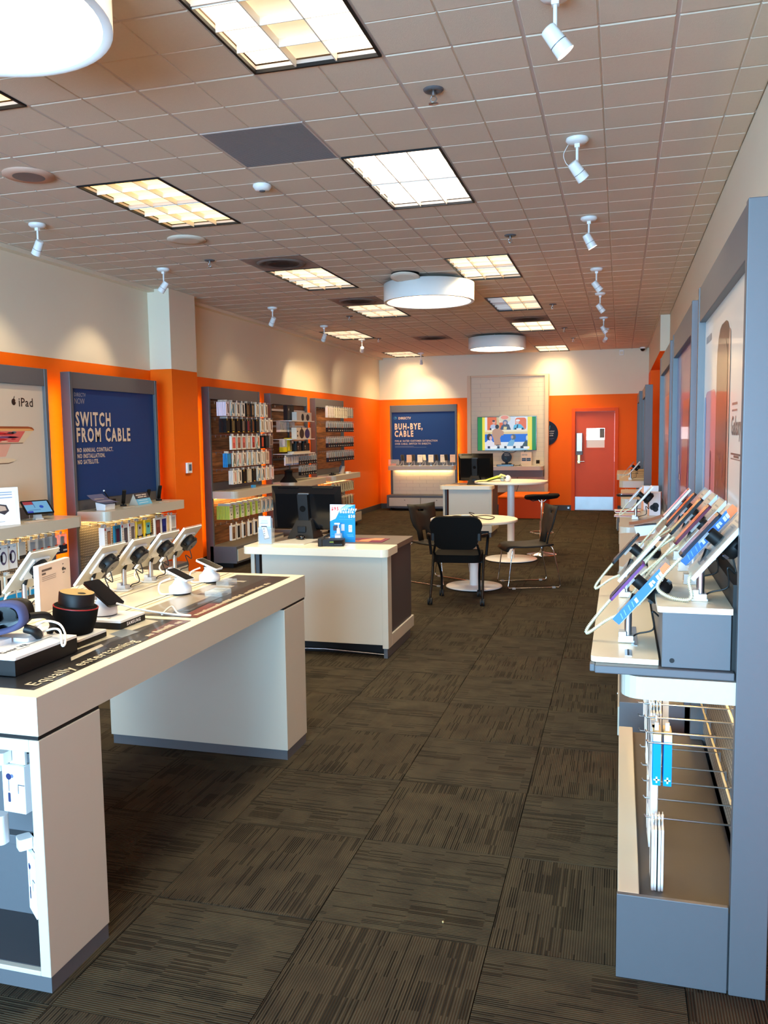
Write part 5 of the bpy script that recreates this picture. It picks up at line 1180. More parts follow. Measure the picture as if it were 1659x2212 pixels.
# ================================================================== PHONE STANDS
def coil(m, pts, r=.0065, wire=.0016, turns_per_m=190):
    P = smooth_path(pts, 10); L = [0]
    for a, b in zip(P, P[1:]): L.append(L[-1]+(b-a).length)
    N = int(L[-1]*turns_per_m*7); out = []; k = 0; a0 = None
    for i in range(N+1):
        s = L[-1]*i/N
        while k < len(L)-2 and L[k+1] < s: k += 1
        t = (s-L[k])/max(1e-9, L[k+1]-L[k]); c = P[k].lerp(P[k+1], t); d = (P[k+1]-P[k]).normalized()
        if a0 is None: a0 = d.orthogonal().normalized()
        a0 = (a0-d*a0.dot(d)).normalized(); b0 = d.cross(a0); th = 2*math.pi*i/7
        out.append(c+a0*(r*math.cos(th))+b0*(r*math.sin(th)))
    m.tube(out, wire, 'coil', 4); m.tube(P, r*.72, 'coil', 6)
A50 = R(50)
def stand(loc, rz, lab, side=(236,234,228), strip_text=False, coil_far=.13, back=False, coil_on=True, droop=False, ph=.165, grp='phone display stands'):
    t = root('phone_display_stand', lab, 'display stand', loc, rz, grp)
    m = MB(); m.rbox((-.024,-.03,0),(.024,.02,.006),.004,'white'); m.box((-.022,-.028,.006),(.022,-.006,.032),'white'); m.box((-.022,-.006,.006),(.022,.016,.020),'white'); m.box((-.003,-.0285,.01),(.003,-.028,.028),'black'); m.build('clamp', t, .002)
    m = MB(); m.cyl((0,0,.006),(0,.0,.10),.0115,'steel',n=16); m.cyl((0,0,.09),(0,.02,.15),.010,'black',n=10); m.build('pole', t)
    U = Vector((0, math.cos(A50), math.sin(A50))); Nn = Vector((0, -math.sin(A50), math.cos(A50)))   # front normal
    C = Vector((0,.045,.165))
    M = Matrix.Translation(C) @ Matrix(((1,0,0,0),(0,U.y,Nn.y,0),(0,U.z,Nn.z,0),(0,0,0,1)))           # local x across, y up the panel, z out of its front
    m = MB(M); m.rbox((-.095,-.115,-.006),(.095,.115,.0),.008,'panel_grey'); m.box((-.0955,-.112,-.0055),(-.0935,.112,-.0005),'white'); m.box((.0935,-.112,-.0055),(.0955,.112,-.0005),'white'); m.box((-.09,.1135,-.0055),(.09,.1155,-.0005),'white'); m.build('panel_back', t, .001)
    m = MB(M); m.box((-.088,-.108,.0005),(.088,.108,.002),'print',(206,190,172)); P = Pane(m,(-.088,-.108,.002),(1,0,0),(0,1,0)); P.rect(.03,.19,.13,.196,(90,90,96)); P.rect(.03,.17,.1,.174,(140,140,140)); P.rect(.05,.05,.14,.06,(60,60,66)); P.rect(.05,.03,.12,.036,(120,120,126)); m.build('info_card', t)
    m = MB(M); m.box((-.096,-.116,.004),(.096,.116,.007),'acrylic'); m.build('clear_cover', t)
    m = MB(M); m.box((.0955,-.118,-.006 if not strip_text else -.004),(.0975,.118,.006 if not strip_text else .022),'print',side); P = Pane(m,(.0977,-.118,-.004),(0,1,0),(0,0,1))
    if strip_text:
        P.poly([(.195,.0),(.236,.0),(.236,.026),(.21,.026)],(236,130,80)); [P.poly([(a,.005),(a+.010,.005),(a+.014,.019),(a+.004,.019)],(214,224,240),2) for a in (.180,.192,.150,.085)]; P.rect(.164,.007,.172,.018,(214,224,240),2)
        for a in (.02,.035,.055,.07): P.poly([(a,.004),(a+.004,.004),(a+.012,.02),(a+.008,.02)],(110,160,220),2)
    m.build('side_card', t)
    m = MB(M); m.rbox((-.055,-.045,-.014),(.055,.075,-.006),.006,'white'); 
    for a,b in ((-.045,-.035),(.045,-.035),(-.045,.065),(.045,.065)): m.cyl((a,b,-.017),(a,b,-.013),.004,'steel',n=8)
    m.build('mount_plate', t, .001)
    m = MB(M); m.lathe([(.036,-.058),(.042,-.05),(.043,-.014),(.0,-.014)],(0,.03,0),'black',24); m.lathe([(0,-.0585),(.036,-.058)],(0,.03,0),'fixture_grey' if back else 'black',24); m.box((-.006,.02,-.0595),(.006,.026,-.058),'black_gloss')
    for k in range(5): a = 2*math.pi*k/5; m.box((.0425*math.cos(a)-.006,.03+.0425*math.sin(a)-.006,-.045),(.0425*math.cos(a)+.006,.03+.0425*math.sin(a)+.006,-.03),'black_gloss')
    m.build('cable_reel', t)
    m = MB(M); m.cyl((0,.01,.0),(0,.01,.042),.02,'black',n=14); m.build('magnet_post', t)
    b = M @ Vector((-.01,.0,-.055)); m = MB(); m.tube(smooth_path([b, b+Vector((.0,.01,-.05)), b+Vector((.02,-.015,-.03)), b+Vector((.0,-.01,-.09)), (-.02,.03,.02), (-.03,.01,.003)],6),.0028,'cable_black',5); m.build('power_cable', t)
    if coil_on:
        m = MB()
        if droop: pts = [M @ Vector((0,-.08,.05)), (-.01,-.10,.07), (.0,-.12,.03), (.03,-.08,.008), (.05,-.03,.012), (.04,-.035,.06), M @ Vector((.02,-.11,.0))]
        else: pts = [M @ Vector((0,-.075,.055)), M @ Vector((-.003,-.085-coil_far*.5,.052)), M @ Vector((0,-.08-coil_far,.046)), M @ Vector((.012,-.085-coil_far,.036)), M @ Vector((.014,-.09-coil_far*.45,.022)), M @ Vector((.01,-.105,.004))]
        coil(m, pts, r=.0052, wire=.0013); m.build('coiled_cable', t)
    else:
        a = M @ Vector((.02,-.11,.01)); m = MB(); m.tube(smooth_path([a, a+Vector((.03,-.03,-.05)), a+Vector((.05,.02,-.08)), (.05,.05,.004), (.0,.04,.003)],7),.0045,'cable_white',6); m.build('cable', t)
    return t, M
def phone_on(t, M, lab, edge, face=(30,30,34), glow=None, ph=.155, pw=.075, tilt=0):
    Mw = world(t) @ M @ Matrix.Translation((0,-.01,.052)) @ Matrix.Rotation(R(tilt),4,'Z')
    o = bpy.data.objects.new('demo_phone', None); COL.objects.link(o); o.matrix_world = Mw; tag(o, lab, 'phone', 'demo phones on stands'); o.empty_display_size = .03
    m = MB(); m.rbox((-pw/2,-ph/2,0),(pw/2,ph/2,.0085),.011,'print',edge); m.build('body', o, .002)
    m = MB(); m.rbox((-pw/2+.003,-ph/2+.003,.0086),(pw/2-.003,ph/2-.003,.0092),.009,'black_gloss'); m.build('glass', o)
    m = MB(); P = Pane(m,(-pw/2+.006,-ph/2+.012,.0096),(1,0,0),(0,1,0),'screen_dim'); w_, h_ = pw-.012, ph-.024
    P.rect(0,0,w_,h_,glow or face); 
    if glow: P.poly([(0,0),(w_,0),(w_,h_*.5),(w_*.4,h_*.35)],tuple(min(255,int(c*1.3)+25) for c in glow),2); P.disc(w_*.6,h_*.7,w_*.2,tuple(int(c*.6) for c in glow),2)
    m.build('screen', o)
    m = MB(); m.box((-.02,-.02,-.010),(.02,.02,0),'clear_plastic'); m.build('holder_plate', o); return o

# ================================================================== RIGHT WALL BAYS
F1 = bay('display_bay', 'nearest right-hand display bay with white phone poster and tall blue-grey end', (.32, 3.97, 0), -90, W=1.5, base='none', shelf=False)
m, P = poster(F1, 1.5, (226,214,200))
P.rrect(.03,.02,.50,.74,.10,(196,120,124),1); P.rrect(.03,.02,.10,.72,.03,(110,130,180),2); P.rrect(.30,.12,.335,.50,.015,(110,40,56),3); P.rect(.40,.2,.41,.46,(180,90,100),3)
P.rrect(.49,.02,.90,.96,.14,(70,44,34),2); P.rrect(.86,.04,.90,.92,.02,(190,150,130),3); P.rrect(.53,.04,.83,.90,.10,(86,54,44),3)
for k in range(40): P.disc(.56+random.random()*.25,.05+random.random()*.45,.006+.01*random.random(),random.choice([(120,84,96),(140,100,110),(96,60,70)]),4,None,6)
P.text('Galaxy', .965,.565,.085,(60,52,50),2,.0015,.85); P.rect(.97,.66,1.1,.668,(110,90,84)); P.rect(.97,.64,1.1,.646,(130,104,96)); P.rect(.965,.50,1.22,.506,(80,70,66)); P.rect(.965,.485,1.25,.489,(130,110,104)); P.rect(1.04,.492,1.16,.499,(70,60,56),2)
P.rect(.06,.945,.26,.972,(136,116,102),2)
m.build('poster', F1)
m = MB(); m.rbox((.03,-.31,.862),(1.495,.05,.928),.06,'laminate',corners='ab'); m.build('shelf', F1, .004)
m = MB(); m.box((.12,.0,.852),(1.38,.02,.861),'led_strip'); m.build('light_strip', F1)
m = MB(); m.box((.0,-.385,.930),(1.49,-.003,.953),'fixture_grey'); m.box((1.44,-.40,.930),(1.475,-.385,.953),'fixture_grey'); m.build('riser_tray', F1, .003)
m = MB(); m.rbox((0,-.398,.954),(1.455,-.205,.970),.02,'laminate_lit',corners='ab'); m.build('lower_step', F1, .004)
m = MB(); m.box((.0,-.198,.954),(1.47,-.012,1.118),'fixture_grey'); m.cyl((1.4705,-.17,.975),(1.472,-.17,.975),.007,'black',n=10); m.build('riser_box', F1, .002)
m = MB(); m.rbox((0,-.212,1.119),(1.49,-.010,1.136),.012,'laminate_lit',corners='ab'); m.build('upper_step', F1, .004)
m = MB(); m.box((.04,-.009,.93),(1.46,.03,1.20),'black'); m.build('cable_trough', F1)
m = MB(); m.box((1.04,-.28,.9705),(1.30,-.262,.972),'steel'); m.box((1.36,-.30,.9705),(1.43,-.28,.9725),'steel'); m.box((1.36,-.293,.9725),(1.43,-.287,.9735),'black'); m.build('slot_rail', F1)
m = MB(); m.box((1.478,-.315,0),(1.494,-.004,.262),'fixture_grey'); m.build('base_end', F1, .002)
m = MB(); m.box((.01,-.312,.0),(1.478,-.25,.262),'laminate'); m.build('base_front', F1, .003)
m = MB(); m.box((.01,-.25,.0),(1.478,.05,.238),'dark_grey'); m.build('base_deck', F1)
gA = 'cards hanging on the low hooks of the nearest right bay'
XA = [1.35,1.21,1.07,.93,.75,.57,.39,.21]
CARD = ('case',(232,228,222),(60,60,60),None,(.11,.235,.007),4,'thin white')
BLUEP = ('stripe',(0,150,240),(0,150,240),(0,140,230),(.085,.17,.013),2,'bright blue')
BOXP = ('earbud',(236,232,228),(50,50,60),None,(.11,.30,.02),1,'tall white')
hang_row(F1, 'lower right-bay hooks', .445, XA, [CARD,None,BOXP,CARD,None,None,None,None], gA, HOOK, -.215)
hang_row(F1, 'upper right-bay hooks', .715, XA, [None,BOXP,CARD,('window',(238,236,232),(30,28,30),None,(.10,.2,.02),3,'white and black'),('case',(232,228,222),(60,60,60),None,(.10,.3,.012),4,'long white'),CARD,CARD,None], 'packs on the upper hooks of the nearest right bay', HOOK, -.215)
# two bright blue packs seen edge-on, plus sign at their foot
Mf = world(F1)
for k, yl in enumerate((-.20,-.168)):
    m = MB(); m.box((-.045,-.012,-.175),(.045,.012,-.035),'print',(0,146,238)); m.box((-.045,-.012,-.035),(.045,.012,-.012),'print',(226,206,160)); P = Pane(m,(.0452,-.012,-.175),(0,1,0),(0,0,1))
    P.rect(.0095,.008,.0145,.028,(236,244,250)); P.rect(.003,.0155,.021,.0205,(236,244,250)); m.box((-.006,-.006,-.012),(.006,.006,.012),'white')
    o = m.build('blue_gift_pack', loc=tuple(Mf @ Vector((1.28,yl,.713))), rot=(0,0,R(-90))); tag(o, ('front','rear')[k]+' of two bright blue packs with white plus signs, seen edge-on', 'package')
for z in (.445,.715): m = MB(); m.tube([(.06,.035,z-.004),(1.45,.035,z-.004)],.005,'coil',6); m.build('hook_bar', F1)
HOOK2 = HOOK
for x in (1.44,.84,.66): inst('hook', HOOK, F1, (x,0,.715))
# stands on F1
UP = [(2.60,'nearest stand on the upper step, white side card, blue edge'),(2.88,'second stand on the upper step, topped by a blue card'),(3.15,'third stand on the upper step'),(3.42,'fourth stand on the upper step'),(3.69,'fifth and farthest stand on the upper step')]
EDG = [((28,32,46),(96,100,160),'slim black phone with a navy edge nearest on the upper step'),((90,34,52),(190,80,60),'wine-red phone with lit red screen, second on the upper step'),((22,22,26),(150,150,110),'black phone third along the upper step'),
       ((50,34,32),(150,90,60),'dark brown phone fourth along the upper step'),((206,200,204),(200,200,240),'silver phone farthest along the upper step')]
for k, (y, lab) in enumerate(UP):
    t, M = stand((.232, y, 1.137), -90, lab, (214,226,240) if k != 1 else (70,120,190), strip_text=(k == 1), coil_far=.20+.02*(k % 2), droop=(k == 0))
    phone_on(t, M, EDG[k][2], EDG[k][0], glow=EDG[k][1], ph=.165)
t, M = stand((.03, 2.72, .973), -90, 'nearest stand on the lower step with a long blue side card', (64,120,196), True, .13)
phone_on(t, M, 'purple phone on the nearest lower-step stand', (112,64,120), glow=(60,50,80))
t, M = stand((.03, 3.47, .973), -90, 'far stand on the lower step with white side card', (222,232,240), False, .12)
phone_on(t, M, 'black-edged phone on the far lower-step stand', (30,32,36), glow=(70,70,76))
# F2, F3
F2 = bay('display_bay', 'second right-hand display bay with glossy purple poster', (.32, 5.83, 0), -90, W=1.53)
m, P = poster(F2, 1.53, (120,70,110)); P.rect(0,0,.35,1.045,(84,96,150)); P.poly([(.5,.1),(.9,.1),(1.05,.75),(.6,.75)],(150,80,70),2); P.rect(.30,.28,.34,.43,(220,180,170),3); P.rect(.30,.28,.42,.315,(220,180,170),3); m.build('poster', F2)
F3 = bay('display_bay', 'third right-hand display bay with glossy reddish poster', (.32, 7.66, 0), -90, W=1.53)
m, P = poster(F3, 1.53, (150,86,70)); P.rect(0,0,.3,1.045,(120,140,170)); P.poly([(.35,.55),(1.1,.55),(1.1,.85),(.35,.85)],(196,120,90),2); m.build('poster', F3)
for b, nm in ((F2,'second'),(F3,'third')):
    hang_row(b, f'{nm} right bay', .715, [.2,.35,.5,.65,.8,.95,1.1,1.25,1.4], [CARD]*9, f'packs under the {nm} right bay shelf')
def leaflet_wedge(loc, rz, lab):
    o = root('leaflet_holder', lab, 'leaflet holder', loc, rz)
    m = MB(); m.add([(-.06,-.05,0),(.06,-.05,0),(.06,.05,0),(-.06,.05,0),(-.06,-.07,.07),(.06,-.07,.07),(.06,.07,.085),(-.06,.07,.085)],[[0,3,2,1],[4,5,6,7],[0,1,5,4],[1,2,6,5],[2,3,7,6],[3,0,4,7]],'white'); m.build('wedge', o, .002)
    m = MB(); vs = []
    for i in range(8): u = i/7; yy = -.10+.24*u; zz = .076+.02*u+.05*u*u; vs += [(-.09,yy,zz),(.09,yy,zz)]
    n_ = len(vs); m.add(vs+[(a,b,c+.008) for a,b,c in vs], [[2*i,2*i+1,2*i+3,2*i+2] for i in range(7)]+[[n_+2*i,n_+2*i+2,n_+2*i+3,n_+2*i+1] for i in range(7)]+[[2*i+1,n_+2*i+1,n_+2*i+3,2*i+3] for i in range(7)]+[[2*i,2*i+2,n_+2*i+2,n_+2*i] for i in range(7)]+[[0,n_,n_+1,1]],'print',(150,110,90)); m.build('leaflet', o)
leaflet_wedge((.16,5.62,.956), -90, 'white wedge with curling brown leaflet, farther one on the second right bay')
leaflet_wedge((.17,4.80,.956), -90, 'white wedge with curling brown leaflet, nearer one on the second right bay')
t, M = stand((.12, 6.72, .957), -90, 'white phone stand on the third right bay shelf', (236,240,242), False, .12)
phone_on(t, M, 'silver-edged phone on the third right bay shelf', (214,216,222), glow=(180,190,200))
def carton(name, lab, loc, rz, w, d, h, col, draw=None, grp=None):
    m = MB(); m.box((-w/2,-d/2,0),(w/2,d/2,h),'print',col); P = Pane(m,(-w/2,-d/2,0),(1,0,0),(0,0,1)); P2 = Pane(m,(-w/2,-d/2,h),(1,0,0),(0,1,0))
    if draw: draw(P, P2, w, d, h)
    return tag(m.build(name, loc=loc, rot=(0,0,R(rz)), bevel=.001), lab, 'box', grp)
def redbar(P, P2, w, d, h): P.rect(.0,h*.35,w,h*.9,(150,44,44)); P2.rect(w*.1,d*.1,w*.9,d*.9,(240,226,206)); P2.rect(w*.1,d*.4,w*.9,d*.55,(170,60,50),2)
carton('phone_carton', 'flat white box with red edge lying on the third right bay shelf', (.06,7.30,.956), 4, .20, .14, .018, (236,230,222), redbar)
carton('phone_carton', 'second flat red-edged box just nearer on the third right bay shelf', (.05,6.95,.956), -3, .18, .12, .012, (236,230,222), redbar)
def ph_draw(P, P2, w, d, h): P.disc(w*.4,h*.35,.022,(24,24,28)); P.disc(w*.62,h*.42,.026,(24,24,28)); P.disc(w*.62,h*.28,.022,(24,24,28)); P.rrect(w*.2,h*.55,w*.8,h*.92,.01,(226,226,232)); P.rect(0,0,w*.14,h,(232,160,120))
carton('headphone_carton', 'upright white and peach headphone box behind the phone stands', (.25,7.50,.956), -6, .14, .08, .21, (228,222,226), ph_draw)
carton('headphone_carton', 'second headphone box standing just nearer the camera', (.27,7.05,.956), -10, .10, .07, .19, (224,216,222), ph_draw)
# low display counter without a frame, then the far bay
G4 = root('display_counter', 'low white display counter beyond the third right bay', 'counter', (.32, 10.2, 0), -90)
m = MB(); m.rbox((.0,-.31,.865),(1.5,.30,.955),.06,'laminate',corners='ab'); m.build('shelf', G4, .004); MB().box((.03,-.20,.06),(1.47,.28,.865),'fixture_grey').build('cabinet', G4, .003); MB().box((0,-.31,.0),(1.5,.28,.27),'fixture_grey').build('base_cabinet', G4, .003)
Mg = world(G4)
m = MB(); m.rbox((-.07,-.13,0),(.07,.13,.02),.03,'black'); m.rbox((-.05,-.11,.02),(.05,.11,.028),.02,'steel'); tag(m.build('black_handset_tray', loc=(.10,9.1,.956), rot=(0,0,R(-80)), bevel=.003), 'black oval tray on the low display counter', 'tray')
m = MB(Matrix.Rotation(R(20),4,'X')); m.rbox((-.12,-.09,.0),(.12,.09,.008),.01,'print',(96,120,140)); tag(m.build('grey_tablet', loc=(.27,9.3,.99), rot=(0,0,R(-80))), 'grey-blue tablet leaning on the low display counter', 'tablet')
F5 = bay('display_bay', 'farthest right-hand display bay with blue-grey end posts', (.31, 13.35, 0), -90, W=1.5)
m, P = poster(F5, 1.5, (110,120,150)); m.build('poster', F5)
F6 = bay('display_bay', 'last slim display bay post beyond the farthest right bay', (.27, 15.2, 0), -90, W=1.5)
m, P = poster(F6, 1.5, (120,110,130)); m.build('poster', F6)
hang_row(F5, 'farthest right bay', .80, [1.40,1.28,1.16,1.04,.9], [('lime',(226,214,90),(80,70,40),None,(.11,.17,.02),2,'yellow')]*5, 'yellow packs under the farthest right bay shelf', HOOKL, -.25)
t, M = stand((.14, 12.15, .957), -90, 'phone stand on the farthest right bay shelf', (230,230,226), False, .12)
phone_on(t, M, 'brownish phone on the farthest right bay shelf', (150,120,104), glow=(80,80,90))
for k in range(4): carton('flat_carton', ('lowest','second lowest','second highest','topmost')[k]+' flat tan box of the stack on the farthest right bay shelf', (.24,12.75,.956+.03*k), 2*k, .22,.14,.028,(206,160,110))

# ================================================================== ISLAND DISPLAY TABLE
IX0, IX1, IY0, IY1 = -2.62, -1.60, 1.975, 4.10
isl = root('island_table', 'long white display table on two slab legs in the left foreground', 'display table', (IX0, IY0, 0))
Wd, Ln = IX1-IX0, IY1-IY0
m = MB(); m.box((0,0,.785),(Wd,Ln,.898),'laminate'); m.box((.0,.0,.898),(Wd,Ln,.900),'laminate_lit'); m.build('top_slab', isl)
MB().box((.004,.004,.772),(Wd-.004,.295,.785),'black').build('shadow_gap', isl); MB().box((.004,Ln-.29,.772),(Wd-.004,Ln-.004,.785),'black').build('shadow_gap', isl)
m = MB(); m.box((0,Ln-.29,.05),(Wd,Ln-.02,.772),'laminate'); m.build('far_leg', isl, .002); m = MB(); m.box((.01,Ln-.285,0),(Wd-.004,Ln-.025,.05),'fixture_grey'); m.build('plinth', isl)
m = MB(); m.box((Wd-.035,0,.05),(Wd,.295,.772),'laminate'); m.box((0,0,.05),(.035,.295,.772),'laminate'); m.box((.035,0,.735),(Wd-.035,.295,.772),'laminate'); m.box((.035,0,.05),(Wd-.035,.02,.065),'laminate'); m.box((.035,.27,.065),(Wd-.035,.295,.735),'laminate'); m.build('near_leg', isl, .002)
m = MB(); m.box((.035,.25,.065),(Wd-.035,.27,.735),'fixture_grey'); m.box((.035,.02,.055),(Wd-.035,.25,.066),'dark_grey'); m.build('niche_lining', isl)
for z in (.32,.60): MB().box((.035,.215,z),(Wd-.035,.25,z+.032),'fixture_grey').build('niche_rail', isl, .002)
m = MB(); m.box((.006,.004,0),(Wd-.002,.29,.05),'fixture_grey'); m.build('plinth', isl)
# graphic insets under glass along the aisle side
def inset(x0, x1, y0, y1, lines, extra):
    m = MB(); m.box((x0,y0,.9002),(x1,y1,.9014),'gloss_print',(40,36,34)); L_ = y1-y0; w_ = x1-x0
    P = Pane(m,(x1,y0,.9014),(0,1,0),(-1,0,0),'gloss_print',.0003)
    P.rect(0,w_*.35,L_,w_,(64,60,56)); extra(P, L_, w_)
    for s_, u_, v_, z_, cc in lines: P.text(s_, u_, v_, z_, cc, 5, .0006, 1.05)
    if not lines or True:   # illegible caption strip: short letter-sized dashes
        rs = random.Random(int(y0*100)); u_ = .04 if not lines else .66; 
        while u_ < (.80 if not lines else .90):
            wd_ = rs.uniform(.012,.02); P.rect(u_,.018,u_+wd_,.018+rs.choice((.02,.02,.028)),(206,190,160),5); u_ += wd_+(.006 if rs.random() > .16 else .022)
    m.build('graphic_inset', isl)
def ex1(P, L_, w_):
    P.poly([(0,w_*.05),(.2,w_*.3),(.45,w_*.25),(.5,w_*.5),(.1,w_*.7),(0,w_*.6)],(30,30,32),2); P.poly([(.4,w_*.55),(.9,w_*.4),(.95,w_),(.35,w_)],(196,190,170),2); P.poly([(.62,w_*.0),(L_,w_*.0),(L_,w_*.25),(.75,w_*.2)],(96,48,40),2)
    P.poly([(.3,w_*.3),(.5,w_*.34),(.52,w_*.42),(.34,w_*.4)],(200,190,170),3); P.poly([(.62,w_*.35),(.72,w_*.32),(.75,w_*.6),(.66,w_*.62)],(120,130,140),3)
def ex2(P, L_, w_):
    P.poly([(0,0),(.3,0),(.28,w_*.3),(0,w_*.25)],(110,50,38),2); P.poly([(.05,w_*.5),(.7,w_*.55),(.7,w_),(.02,w_)],(150,140,124),2); P.poly([(.1,w_*.3),(.5,w_*.35),(.55,w_*.45),(.1,w_*.45)],(50,46,42),3)
    for k in range(6): P.rect(.45+.07*k,w_*.55,.49+.07*k,w_*.8,(170,164,150) if k % 2 else (80,70,60),4)
inset(.66,.965,.06,1.00,[('Equally entertaining', .03, .018, .062, (226,212,180))], ex1)
inset(.66,.965,1.05,Ln-.07,[], ex2)
# slotted white boards
for k, (a, b, c, d) in enumerate(((.06,.36,.70,Ln-.03),(.375,.625,.70,Ln-.03))):
    MB().rbox((a,c,.9002),(b,d,.905),.004,'laminate_lit').build('slotted_board', isl, .001)
m = MB()
for x in (.09,.12,.30,.405,.60): m.box((x,.72,.905),(x+.006,Ln-.05,.9056),'black' if x in (.30,.60) else 'taupe')
m.build('cable_slots', isl)
m = MB(); m.box((.06,.06,.9002),(.625,.68,.904),'fixture_grey'); m.build('grey_mat', isl)
# stands seen from behind
for k, y in enumerate((3.27,3.52,3.76,4.0)):
    t, M = stand((-2.31, y, .906), -90, ORD[k]+' phone stand from the front along the island, seen from behind', (236,234,226), False, back=True, coil_on=False, grp='phone stands on the island')
t, M = stand((-2.51, 3.06, .906), -90, 'tilted stand hidden behind the upright white info card', (236,234,226), False, back=True, coil_on=False, grp='phone stands on the island')
def puck_phone(x, y, z, rz, lab, edge, facec, tilt=28, big=1.0, cable=True):
    o = root('demo_phone', lab, 'phone', (x,y,z), rz)
    m = MB(); m.lathe([(.052,0),(.054,.006),(.052,.03),(.036,.042),(.024,.06),(.026,.07),(0,.07)],(0,0,.004),'white_gloss',28); m.lathe([(.05,0),(.05,.006)],(0,0,0),'black',20); m.build('round_base', o)
    M = Matrix.Translation((0,0,.083)) @ Matrix.Rotation(R(tilt),4,'X')
    m = MB(M); w_, h_ = .075*big, .155*big; m.rbox((-w_/2,-h_/2,0),(w_/2,h_/2,.009),.01,edge); b = m.build('body', o, .002)
    m = MB(M); m.rbox((-w_/2+.003,-h_/2+.003,.0092),(w_/2-.003,h_/2-.003,.0098),.008,facec); m.build('screen', b)
    if cable: m = MB(); m.tube(smooth_path([(-.02,.04,.07),(-.06,.07,.05),(-.08,.05,.008),(-.05,-.0,.006)],7),.0045,'cable_white',6); m.build('cable', o)
    return o
puck_phone(-1.985,3.48,.906,78,'silver-rimmed phone tilted on a round white base, island middle','white_gloss','black_gloss',19,.85)
puck_phone(-2.00,3.80,.906,82,'farthest island phone on a round white base, glare on screen','white_gloss','black_gloss',19,.85)
# tall white info card
o = root('info_card_stand', 'thick upright white information slab on the island', 'sign', (-2.37,3.07,.905), 100)
m = MB(Matrix.Scale(.76,4,(0,0,1)) @ Matrix.Scale(1.2,4,(1,0,0))); m.rbox((-.115,-.012,0),(.115,.012,.265),.004,'white'); P = Pane(m,(-.1145,-.0122,.0),(1,0,0),(0,0,1)); P.rect(0,0,.229,.262,(206,188,180)); P.rect(.02,.228,.092,.240,(84,72,70),2); P.rect(.02,.209,.048,.220,(84,72,70),2)
for q in (.195,.185,.175): P.rect(.02,q,.12,q+.003,(130,116,112),2)
P.disc(.175,.21,.010,(60,56,60),2); P.disc(.19,.205,.006,(60,56,60),2); P.rect(.17,.235,.18,.24,(70,66,70),2); P.rect(.17,.185,.185,.19,(70,66,70),2); m.build('slab', o)
# Samsung block with dark phone
def block(name, lab, x0, x1, y0, y1, h, top=.008):
    o = root(name, lab, 'display block', ((x0+x1)/2, (y0+y1)/2, .904)); w_, d_ = (x1-x0)/2, (y1-y0)/2
    MB().box((-w_,-d_,0),(w_,d_,h-top),'black').build('body', o, .001); m = MB(); m.rbox((-w_-.001,-d_-.001,h-top),(w_+.001,d_+.001,h),.006,'white'); m.build('top_plate', o, .001); return o
b = block('display_block', 'black block with white top and white brand lettering on its side', -2.075,-1.84,2.765,2.94,.032)
m = MB(); P = Pane(m,(.1178,-.045,.006),(0,1,0),(0,0,1)); P.text('SAMSUNG', 0,0,.018,(236,236,236),1,.0006); m.build('lettering', b)
m = MB(); P = Pane(m,(.05,-.06,.0322),(0,1,0),(-1,0,0)); P.text('S8+', 0,0,.012,(60,60,60),1,.0003); m.build('lettering', b)
puck_phone(-1.975,2.86,.936,76,'large black phone tilted on a round white base, nearest the camera','black_gloss','black_gloss',30,1.08)
m = MB(); m.tube(smooth_path([(-1.87,2.79,1.0),(-1.82,2.86,.965),(-1.74,2.97,.925),(-1.68,3.02,.912),(-1.76,3.06,.908),(-1.83,3.13,.92),(-1.80,3.0,.915)],8),.004,'cable_white',6); tag(m.build('charging_cable'), 'flat white charging cable looping over the glass inset', 'cable')
# cylinder camera on its low block
block('display_block', 'low black and white block under the dark cylinder camera', -2.09,-1.83,2.49,2.66,.026)
o = root('cylinder_camera', 'dark two-tier cylinder camera with red ring and tan lid', 'camera', (-1.918,2.585,.930))
M = Matrix.Rotation(R(7),4,'Y'); m = MB(M @ Matrix.Rotation(R(-3),4,'X')); m.lathe([(.060,0),(.066,.004),(.076,.05),(.079,.098),(.074,.104),(.056,.106)],(0,0,0),'black_mat',40); m.build('body', o)
m = MB(M @ Matrix.Rotation(R(-3),4,'X')); m.lathe([(.0795,.098),(.0795,.101),(.0785,.1015)],(0,0,0),'red',40); m.build('red_ring', o)
m = MB(M @ Matrix.Rotation(R(-3),4,'X')); m.lathe([(.062,.104),(.063,.148),(.060,.152)],(0,0,0),'black',40); m.build('upper_body', o)
mat('tan_lid', (176,150,98), .45, noise=.05, nscale=30)
m = MB(M @ Matrix.Rotation(R(-3),4,'X')); m.lathe([(.060,.152),(0,.1525)],(0,0,0),'tan_lid',40); m.lathe([(.014,.1530),(0,.1531)],(.028,-.012,0),'black',20); m.build('lid', o)
# headset block at the frame edge
b = block('display_block', 'large black block with white top carrying the headset', -2.30,-1.797,2.13,2.44,.058)
m = MB(); m.rbox((-.12,-.12,.058),(.10,.02,.074),.006,'white_gloss'); m.rbox((.02,.03,.058),(.15,.12,.070),.01,'white_gloss'); m.build('riser', b, .002)
m = MB(); P = Pane(m,(.18,-.12,.0583),(0,1,0),(-1,0,0)); P.text('Gear VR', 0,.0,.030,(60,54,50),1,.0008); P.rect(.12,.0,.24,.003,(90,84,78)); P.rect(.05,-.012,.11,-.010,(90,84,78)); m.build('lettering', b)
o = root('headset_viewer', 'black headset with slate-violet foam rim, cut by the left frame edge', 'headset', (-2.00,2.30,.985), 18)
m = MB(); P_ = []
def oval(w_, h_, n=36, e=2.8): return [(w_*math.copysign(abs(math.cos(2*math.pi*i/n))**(2/e), math.cos(2*math.pi*i/n)), h_*math.copysign(abs(math.sin(2*math.pi*i/n))**(2/e), math.sin(2*math.pi*i/n))) for i in range(n)]
mat('foam', (62,62,92), .9, noise=.1, nscale=300)
